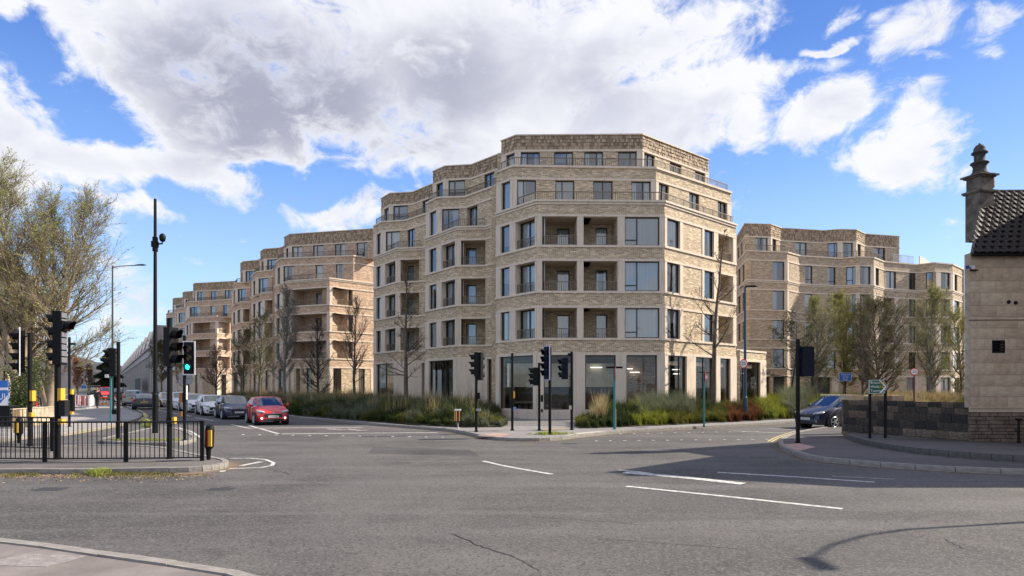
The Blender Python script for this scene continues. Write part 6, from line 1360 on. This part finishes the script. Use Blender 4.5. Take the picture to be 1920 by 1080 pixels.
m = MB(); m.fbox(H0, ht, hn, -.03, 12, -.05, .035, 1.22, 1.35); m.fbox(H0, ht, hn, -.03, 12, -.05, .06, 1.35, 1.38); m.build('string_course', ASH[3], e)
m = MB(); m.fbox(H0, ht, hn, -.02, 12, -.05, .015, 4.145, 4.165); m.build('cable', BLK, e)  # thin black strip added for the dark crack line in the wall
m = MB(); rr = random.Random(3); z = .28
while z < 1.2:
    hh = rr.uniform(.09, .15); z1 = min(1.22, z+hh); u = -.03
    while u < 5:
        w = rr.uniform(.12, .34); m.fbox(H0, ht, hn, u+.008, u+w-.008, -.1, .03+rr.uniform(-.02, .03), z+.008, z1-.008); u += w
    z = z1
o = m.build('rubble_base', RUB, e, bevel=.01); o['kind'] = 'stuff'
m = MB(); m.fbox(H0, ht, hn, uh-.19, uh+.19, -.25, -.20, zh-.19, zh+.19); m.build('vent_back', BLK, e)
m = MB()
for k in range(4): m.fbox(H0, ht, hn, uh-.19, uh+.19, -.1, -.05, zh-.17+k*.09, zh-.13+k*.09)
m.fbox(H0, ht, hn, uh-.2, uh+.2, -.03, .012, zh-.2, zh-.17); m.fbox(H0, ht, hn, uh-.2, uh+.2, -.03, .012, zh+.17, zh+.2); m.fbox(H0, ht, hn, uh-.2, uh-.17, -.03, .011, zh-.17, zh+.17); m.fbox(H0, ht, hn, uh+.17, uh+.2, -.03, .011, zh-.17, zh+.17); m.build('vent_grille', BLK, e)
for px, py in ((1891, 566), (1904, 567.5)):
    u = ray_u(px, H0, ht); zc = zof(py, 59); m = MB(); m.tube([(H0[0]+ht[0]*u+hn[0]*.0, H0[1]+ht[1]*u, zc), (H0[0]+ht[0]*u+hn[0]*.02, H0[1]+ht[1]*u+hn[1]*.02, zc)], .06, 14); m.build('vent_pipe', BLK, e)
# left gable wall and roof
gl = norm((2.83, 3.1)); G1 = (H0[0]+2.83, H0[1]+3.1); G2_ = (H0[0]+5.66, H0[1]+6.2); RZ = 9.15
m = MB(); m.face([(*H0, .28), (*H0, EZ), (*G1, RZ), (*G2_, EZ), (*G2_, .28)]); bo = (H0[0]+12, H0[1]-.36); bb_ = (G2_[0]+12, G2_[1]-.36)
m.face([(*G2_, .28), (*G2_, EZ), (*bb_, EZ), (*bb_, .28)]); m.face([(*bo, .28), (*bb_, .28), (*bb_, EZ), (G1[0]+12, G1[1]-.36, RZ), (*bo, EZ)]); m.build('gable_wall', ASH[2], e)
m = MB(); ov = .12; A = Vector((H0[0]-.08, H0[1]-.16, EZ-.06)); Bv = Vector((G1[0]-.08, G1[1], RZ)); ux = Vector((ht[0], ht[1], 0)); sl = (Bv-A); 
m.face([tuple(A), tuple(A+ux*12), tuple(Bv+ux*12), tuple(Bv)]); m.face([tuple(Bv), tuple(Bv+ux*12), (*bb_, EZ), (*G2_, EZ)]); m.build('roof_deck', RTILE, e)
nrm = ux.cross(sl).normalized(); sln = sl.normalized(); Ls_ = sl.length; nr = 13; tw = .26; th_ = Ls_/nr
tm = MB(); NS = 6
prof = [(tw*k/NS, .012+.045*(.5+.5*cos(2*pi*k/NS*1.0+.6))) for k in range(NS+1)]
for k in range(NS):
    (a, ha), (b, hb) = prof[k], prof[k+1]; L2_ = th_+.05
    tm.face([(a, 0, ha+.03), (b, 0, hb+.03), (b, L2_, hb), (a, L2_, ha)]); tm.face([(a, 0, ha), (b, 0, hb), (b, 0, hb+.03), (a, 0, ha+.03)])
to = tm.build('roof_tile', RTILE, e); Mx = Matrix((ux, sln, nrm)).transposed().to_4x4(); tmesh = to.data; first = True
for r in range(nr):
    for c in range(20):
        o = to if first else bpy.data.objects.new('roof_tile', tmesh)
        if not first: COL.objects.link(o); o.parent = e
        first = False; p = A+sln*(r*th_)+ux*(c*tw+.06)+nrm*.015; o.matrix_local = Matrix.Translation(p) @ Mx @ Matrix.Rotation(rb.uniform(-.012, .012), 4, 'Z')
m = MB()
for r in range(nr):
    for c in range(20, 45):
        p0 = A+sln*(r*th_)+ux*(c*tw+.06)+nrm*.015
        for k in range(0, NS, 2):
            (a, ha), (b, hb) = prof[k], prof[k+2]; P_ = lambda x, yv, zv: tuple(p0+ux*x+sln*yv+nrm*zv); m.face([P_(a, 0, ha+.03), P_(b, 0, hb+.03), P_(b, th_, hb), P_(a, th_, ha)])
o = m.build('roof_tiles_beyond', RTILE, e); o['kind'] = 'stuff'
m = MB(); m.tube([tuple(Bv+ux*-.05+Vector((0, 0, .02))), tuple(Bv+ux*12)], .09, 8); m.build('ridge', RTILE, e)
m = MB(); m.tube([tuple(A+nrm*.02), tuple(Bv+nrm*.02)], .05, 6); m.build('verge', LSTONE, e); m = MB(); m.tube([tuple(A+Vector((0, -.03, -.05))), tuple(A+ux*12+Vector((0, -.03, -.05)))], .05, 8); m.build('gutter', BLK, e)
# chimney
cx_, cy_ = 16.62, 22.75; ch = empty('x', (0, 0, 0)); bpy.data.objects.remove(ch)
def ring(m, w, z0, z1): m.xf(Matrix.Identity(4)); s0 = len(m.v); m.box(-w, w, -w*.9, w*.9, z0, z1); m.xf(Matrix.Translation((cx_, cy_, 0)) @ Matrix.Rotation(R(14), 4, 'Z'), s0)
m = MB(); ring(m, .31, 7.2, 8.86); ring(m, .29, 8.96, 9.42); cm = m.build('chimney', LSTONE, e, bevel=.015)
m = MB(); ring(m, .37, 8.86, 8.90); ring(m, .40, 8.90, 8.96); ring(m, .36, 9.42, 9.47); ring(m, .43, 9.47, 9.52); m.build('cornice', LSTONE, cm, bevel=.01)
m = MB(); m.lathe([(.30, 9.52), (.29, 9.58), (.22, 9.66), (.20, 9.82), (.24, 9.92), (.29, 9.95), (.28, 9.99), (.17, 10.02), (.17, 10.22), (.18, 10.28), (.25, 10.31), (.25, 10.35), (.19, 10.40), (.18, 10.50), (.12, 10.60), (.04, 10.64), (.03, 10.68), (.0, 10.69)], (cx_, cy_), 18); m.build('finial', pm('dark_stone', (.07, .06, .052), .9, var=.4, sc=5, bump=.4), cm, smooth=True)
m = MB(); m.lathe([(.12, 9.2), (.11, 9.6), (.14, 9.64), (.13, 9.7)], (cx_+.62, cy_+.3), 12); m.build('chimney_pot', pm('terracotta', (.30, .13, .07), .8), cm)
# fittings on the wall
u = ray_u(1818, H0, ht); m = MB(); m.fbox(H0, ht, hn, u-.02, u+.2, .0, .12, zof(506, 59)-.03, zof(506, 59)); m.build('bracket', BLK, e); m = MB(); m.fbox(H0, ht, hn, u-.0, u+.1, .02, .1, zof(505, 59), zof(498, 59)); m.build('wall_lamp', pm('lamp_plastic', (.6, .58, .52), .5), e)
m = MB(); zc = zof(503, 59); m.tube([(H0[0], H0[1]-.05, zc-.03), (H0[0]-.16, H0[1]-.1, zc+.03)], .02, 6); m.tube([(H0[0]-.16, H0[1]-.1, zc-.02), (H0[0]-.18, H0[1]-.1, zc+.08)], .05, 8); m.build('bracket_lamp', pm('blue_lamp', (.01, .02, .2), .4), e)
# unseen house added beyond the frame, shaped to cast the road shadow
e = empty('stone_house', (0, 0, 0), 0, 'stone neighbouring house standing nearer the road just beyond the right edge', 'house'); m = MB(); x0, x1, y0, y1 = 17.7, 28, 15.5, 22.0
m.face([(x0, y0, .1), (x0, y1, .1), (x0, y1, 8.0), (x0, (y0+y1)/2, 11.4), (x0, y0, 8.0)][::-1]); m.face([(x1, y0, .1), (x1, y1, .1), (x1, y1, 8.0), (x1, (y0+y1)/2, 11.4), (x1, y0, 8.0)]); m.face([(x0, y0, .1), (x1, y0, .1), (x1, y0, 8.0), (x0, y0, 8.0)]); m.face([(x1, y1, .1), (x0, y1, .1), (x0, y1, 8.0), (x1, y1, 8.0)]); m.build('wall', ASH[0], e)
m = MB(); yc = (y0+y1)/2; m.face([(x0-.1, y0-.15, 7.9), (x1, y0-.15, 7.9), (x1, yc, 11.5), (x0-.1, yc, 11.5)]); m.face([(x0-.1, yc, 11.5), (x1, yc, 11.5), (x1, y1+.15, 7.9), (x0-.1, y1+.15, 7.9)]); r0 = m.build('roof', RTILE, e); m = MB(); m.box(19.2, 19.9, yc-.35, yc+.35, 10.4, 12.4); m.build('chimney', LSTONE, r0)
# black post by the rubble base
x, y = PS(1910, 60.5); e = empty('hitching_post', (x, y, .28), 0, 'short black iron post against the rubble base of the stone house', 'post'); m = MB(); m.tube([(0, 0, 0), (0, 0, .34), (0, 0, .36), (0, 0, .72)], [.05, .03, .035, .03], 8); m.tube([(-.09, 0, .74), (.09, 0, .74)], .035, 8); m.tube([(-.1, 0, .38), (.06, 0, .38)], .02, 6); m.build('post', BLK, e)
# ---------------------------------------------------------------- garden wall
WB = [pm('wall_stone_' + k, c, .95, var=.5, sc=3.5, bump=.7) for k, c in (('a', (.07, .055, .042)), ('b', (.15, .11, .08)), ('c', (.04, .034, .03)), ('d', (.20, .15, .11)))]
WMs = []
for k in range(4): me = block_mesh(k); me.materials[0] = WB[k]; WMs.append(me)
e = empty('garden_wall', (0, 0, 0), 0, 'dark weathered block stone wall joining the stone house, with rough top course', 'wall')
A, Bq = (12.95, 25.05), (14.78, 20.48); L = math.dist(A, Bq); t = norm((Bq[0]-A[0], Bq[1]-A[1])); n_ = (t[1], -t[0]); rb = random.Random(77)
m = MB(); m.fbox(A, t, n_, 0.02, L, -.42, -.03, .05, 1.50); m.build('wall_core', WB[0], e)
zz_ = [.05, .30, .56, .84, 1.12, 1.34]
for r in range(5):
    u = 0
    while u < L:
        w = rb.uniform(.28, .62) if r in (1, 2) else rb.uniform(.22, .5); u1 = min(L, u+w)
        if L-u1 < .15: u1 = L
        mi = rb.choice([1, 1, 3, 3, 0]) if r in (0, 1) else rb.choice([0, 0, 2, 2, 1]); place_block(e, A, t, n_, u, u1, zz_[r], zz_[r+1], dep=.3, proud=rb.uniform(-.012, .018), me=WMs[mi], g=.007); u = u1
u = -.02
while u < L-.5:
    w = rb.uniform(.25, .5); o = place_block(e, A, t, n_, u, u+w, 1.335, 1.50+rb.uniform(-.02, .03), dep=.48, proud=.02, me=WMs[rb.choice([0, 2, 1])], g=.008); u += w
# lighter return wall behind, catching the sun
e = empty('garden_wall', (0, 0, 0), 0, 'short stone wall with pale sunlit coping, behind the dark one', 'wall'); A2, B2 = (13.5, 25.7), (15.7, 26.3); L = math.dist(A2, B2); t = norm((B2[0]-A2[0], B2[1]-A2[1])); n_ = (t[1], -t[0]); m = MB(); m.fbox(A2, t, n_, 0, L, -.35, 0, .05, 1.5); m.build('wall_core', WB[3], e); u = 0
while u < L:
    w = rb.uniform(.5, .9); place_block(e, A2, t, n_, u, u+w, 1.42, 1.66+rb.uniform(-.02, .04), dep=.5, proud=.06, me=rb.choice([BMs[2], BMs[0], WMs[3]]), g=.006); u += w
# ---------------------------------------------------------------- left stone building
e = empty('stone_building', (0, 0, 0), 0, 'tall pale stone building with sash windows behind the large left tree', 'building'); s0 = 18.4
A, Bq = PS(-160, 18.4), PS(66, 18.4); L = math.dist(A, Bq); t = (1, 0); n_ = (0, -1); ws = [(px, 34) for px in (-140, -80, -20, 8, 62, 92)]
PSTN = pm('pale_ashlar', (.50, .41, .30), .9, var=.2, sc=.8, bump=.2); m = MB(); opn = []
fl = [(0.1, 3.6), (4.2, 6.6), (7.2, 9.6), (10.2, 12.2)]; wr_ = [(-130, -110), (-80, -60), (-30, -12), (6, 20), (36, 52)]
row(e, [A, Bq], .1, 3.6, [(a, b, W, dict(curt='none')) for a, b in wr_], [], brick=PSTN, wallname='wall')
for (a, b) in fl[1:]:
    row(e, [A, Bq], a, b, [(p+2, q-3, W, dict(mull=(.5,))) for p, q in wr_], [], brick=PSTN, wallname='wall')
m = MB()
for a, b in ((3.6, 4.2), (6.6, 8.0), (9.6, 10.2), (12.2, 13.2)): m.fbox(A, t, n_, 0, L, -.4, .0, a, b)
m.fbox(A, t, n_, 0, L, 0, .12, 3.7, 4.0); m.fbox(A, t, n_, 0, L, 0, .2, 13.0, 13.25); sw = norm((Bq[0]*1.01, Bq[1])); m.fbox(Bq, sw, (sw[1], -sw[0]), .4, 14, -.4, 0, .1, 13.2); m.fbox(A, t, n_, 0, .4, -14, -.4, .1, 13.2); m.build('wall_band', PSTN, e)
m = MB(); m.face([(A[0]-.2, A[1]-.3, 13.25), (Bq[0]-3.4, A[1]-.3, 13.25), (Bq[0]-7.5, A[1]+5, 18.0), (A[0]-.2, A[1]+5, 18.0)]); m.face([(Bq[0]-.4, A[1]-.3, 13.25), (Bq[0]-7.5, A[1]+5, 18.0), (Bq[0]-3.4, A[1]-.3, 13.25)]); m.face([(Bq[0]-.4, A[1]-.3, 13.25), (Bq[0]-9.5, A[1]+14, 13.25), (Bq[0]-7.5, A[1]+5, 18.0)]); m.face([(A[0], A[1]-.3, 13.24), (Bq[0], A[1]-.3, 13.24), (Bq[0]-9, A[1]+14, 13.24), (A[0], A[1]+14, 13.24)]); m.build('roof', RTILE, e)
# ---------------------------------------------------------------- long concrete building far down the street
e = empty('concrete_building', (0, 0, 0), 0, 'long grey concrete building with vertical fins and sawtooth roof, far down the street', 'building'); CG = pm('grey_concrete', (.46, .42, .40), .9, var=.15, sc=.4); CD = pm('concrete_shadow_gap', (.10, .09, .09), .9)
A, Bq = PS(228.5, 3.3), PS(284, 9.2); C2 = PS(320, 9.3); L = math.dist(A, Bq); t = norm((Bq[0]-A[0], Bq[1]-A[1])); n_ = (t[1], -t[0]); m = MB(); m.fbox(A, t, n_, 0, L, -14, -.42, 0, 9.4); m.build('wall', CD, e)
m = MB(); m.fbox(A, t, n_, 0, L, -.6, 0, 0, .4); m.fbox(A, t, n_, 0, L, -.6, .3, 8.3, 9.6); m.fbox(A, t, n_, 0, L, -.6, .7, 9.6, 9.9); m.build('parapet', CG, e)
fm = MB(); fm.box(-1.1, 1.1, -.62, .35, 0, 8.3); f0 = fm.build('fin', CG, e); k = 0; u = 1.0
while u < L and k < 110:
    o = f0 if k == 0 else f0.copy()
    if k: COL.objects.link(o)
    o.location = (Bq[0]-t[0]*u-n_[0]*.42, Bq[1]-t[1]*u-n_[1]*.42, 0); o.rotation_euler = (0, 0, atan2(t[1], t[0])); u += 8.0; k += 1
sm_ = MB(); sm_.face([(-9, -.3, 9.9), (7, -.3, 9.9), (7, .5, 14.4), (-8.5, .5, 11.6)]); sm_.face([(7, -.3, 9.9), (7, 8, 9.9), (7, 8, 14.4), (7, .5, 14.4)]); sm_.face([(-8.5, .5, 11.6), (7, .5, 14.4), (7, 8, 14.4), (-8.5, 8, 11.6)]); sm_.face([(-9, 8, 9.9), (-9, -.3, 9.9), (-8.5, .5, 11.6), (-8.5, 8, 11.6)])
f0 = sm_.build('roof_bay', pm('lead_roof', (.36, .33, .33), .7, var=.2, sc=.6), e); dw = MB(); dw.face([(-3, -.22, 10.5), (4, -.22, 10.5), (4, .2, 12.6), (-3, .2, 12.0)]); dw.build('dormer_window', CD, f0); u = 5; k = 0
while u < L-5:
    o = f0 if k == 0 else copy_tree(f0)
    if k: o.parent = e
    o.location = (Bq[0]-t[0]*u, Bq[1]-t[1]*u, 0); o.rotation_euler = (0, 0, atan2(t[1], t[0])); u += 19; k += 1
m = MB(); t2 = norm((C2[0]-Bq[0], C2[1]-Bq[1])); n2_ = (t2[1], -t2[0]); m.fbox(Bq, t2, n2_, 0, math.dist(Bq, C2), -10, 0, 0, 9.0); m.fbox(Bq, t2, n2_, 1.2, math.dist(Bq, C2), -10, -3, 9.0, 14.4); m.build('end_wall', pm('end_concrete', (.46, .42, .39), .9, var=.12, sc=.5), e)
m = MB()
for k in range(6): m.fbox(Bq, t2, n2_, .2+k*.5, .5+k*.5, -.1, .02, 6.6, 8.3)
m.build('end_window', CD, e); m = MB(); m.fbox(A, t, n_, L-36, L-8, 1.62, 1.7, 1.3, 3.8); m.build('entrance', BLK, e)
# ---------------------------------------------------------------- wooded hill on the horizon
r_ = np.random.default_rng(2); nx, ny = 220, 26; V = []
for j in range(ny):
    for i in range(nx):
        az = -52+i*40/nx; dist = 900+j*36; ht_ = 66*sin(min(1, j/(ny*.72))*pi/2)*(.78+.22*sin(az*.32+1.2)+.22*pnoise(Vector((az*.25, 0, 2))))*(1 if az < -20 else max(0, 1-(az+20)/9)); k = pnoise(Vector((az*6, dist*.02, 1)))*4+pnoise(Vector((az*20, dist*.07, 5)))*3
        V.append((dist*sin(R(az)), dist*cos(R(az)), -2+max(0, ht_+k*(j > 1))))
V = np.array(V); q = []
for j in range(ny-1):
    for i in range(nx-1): a = j*nx+i; q += [a, a+1, a+nx+1, a+nx]
o = mesh_np('hill', V, np.full((nx-1)*(ny-1), 4), np.array(q), pm('winter_woods', (.055, .050, .055), 1, var=.4, sc=.04)); o['kind'] = 'structure'
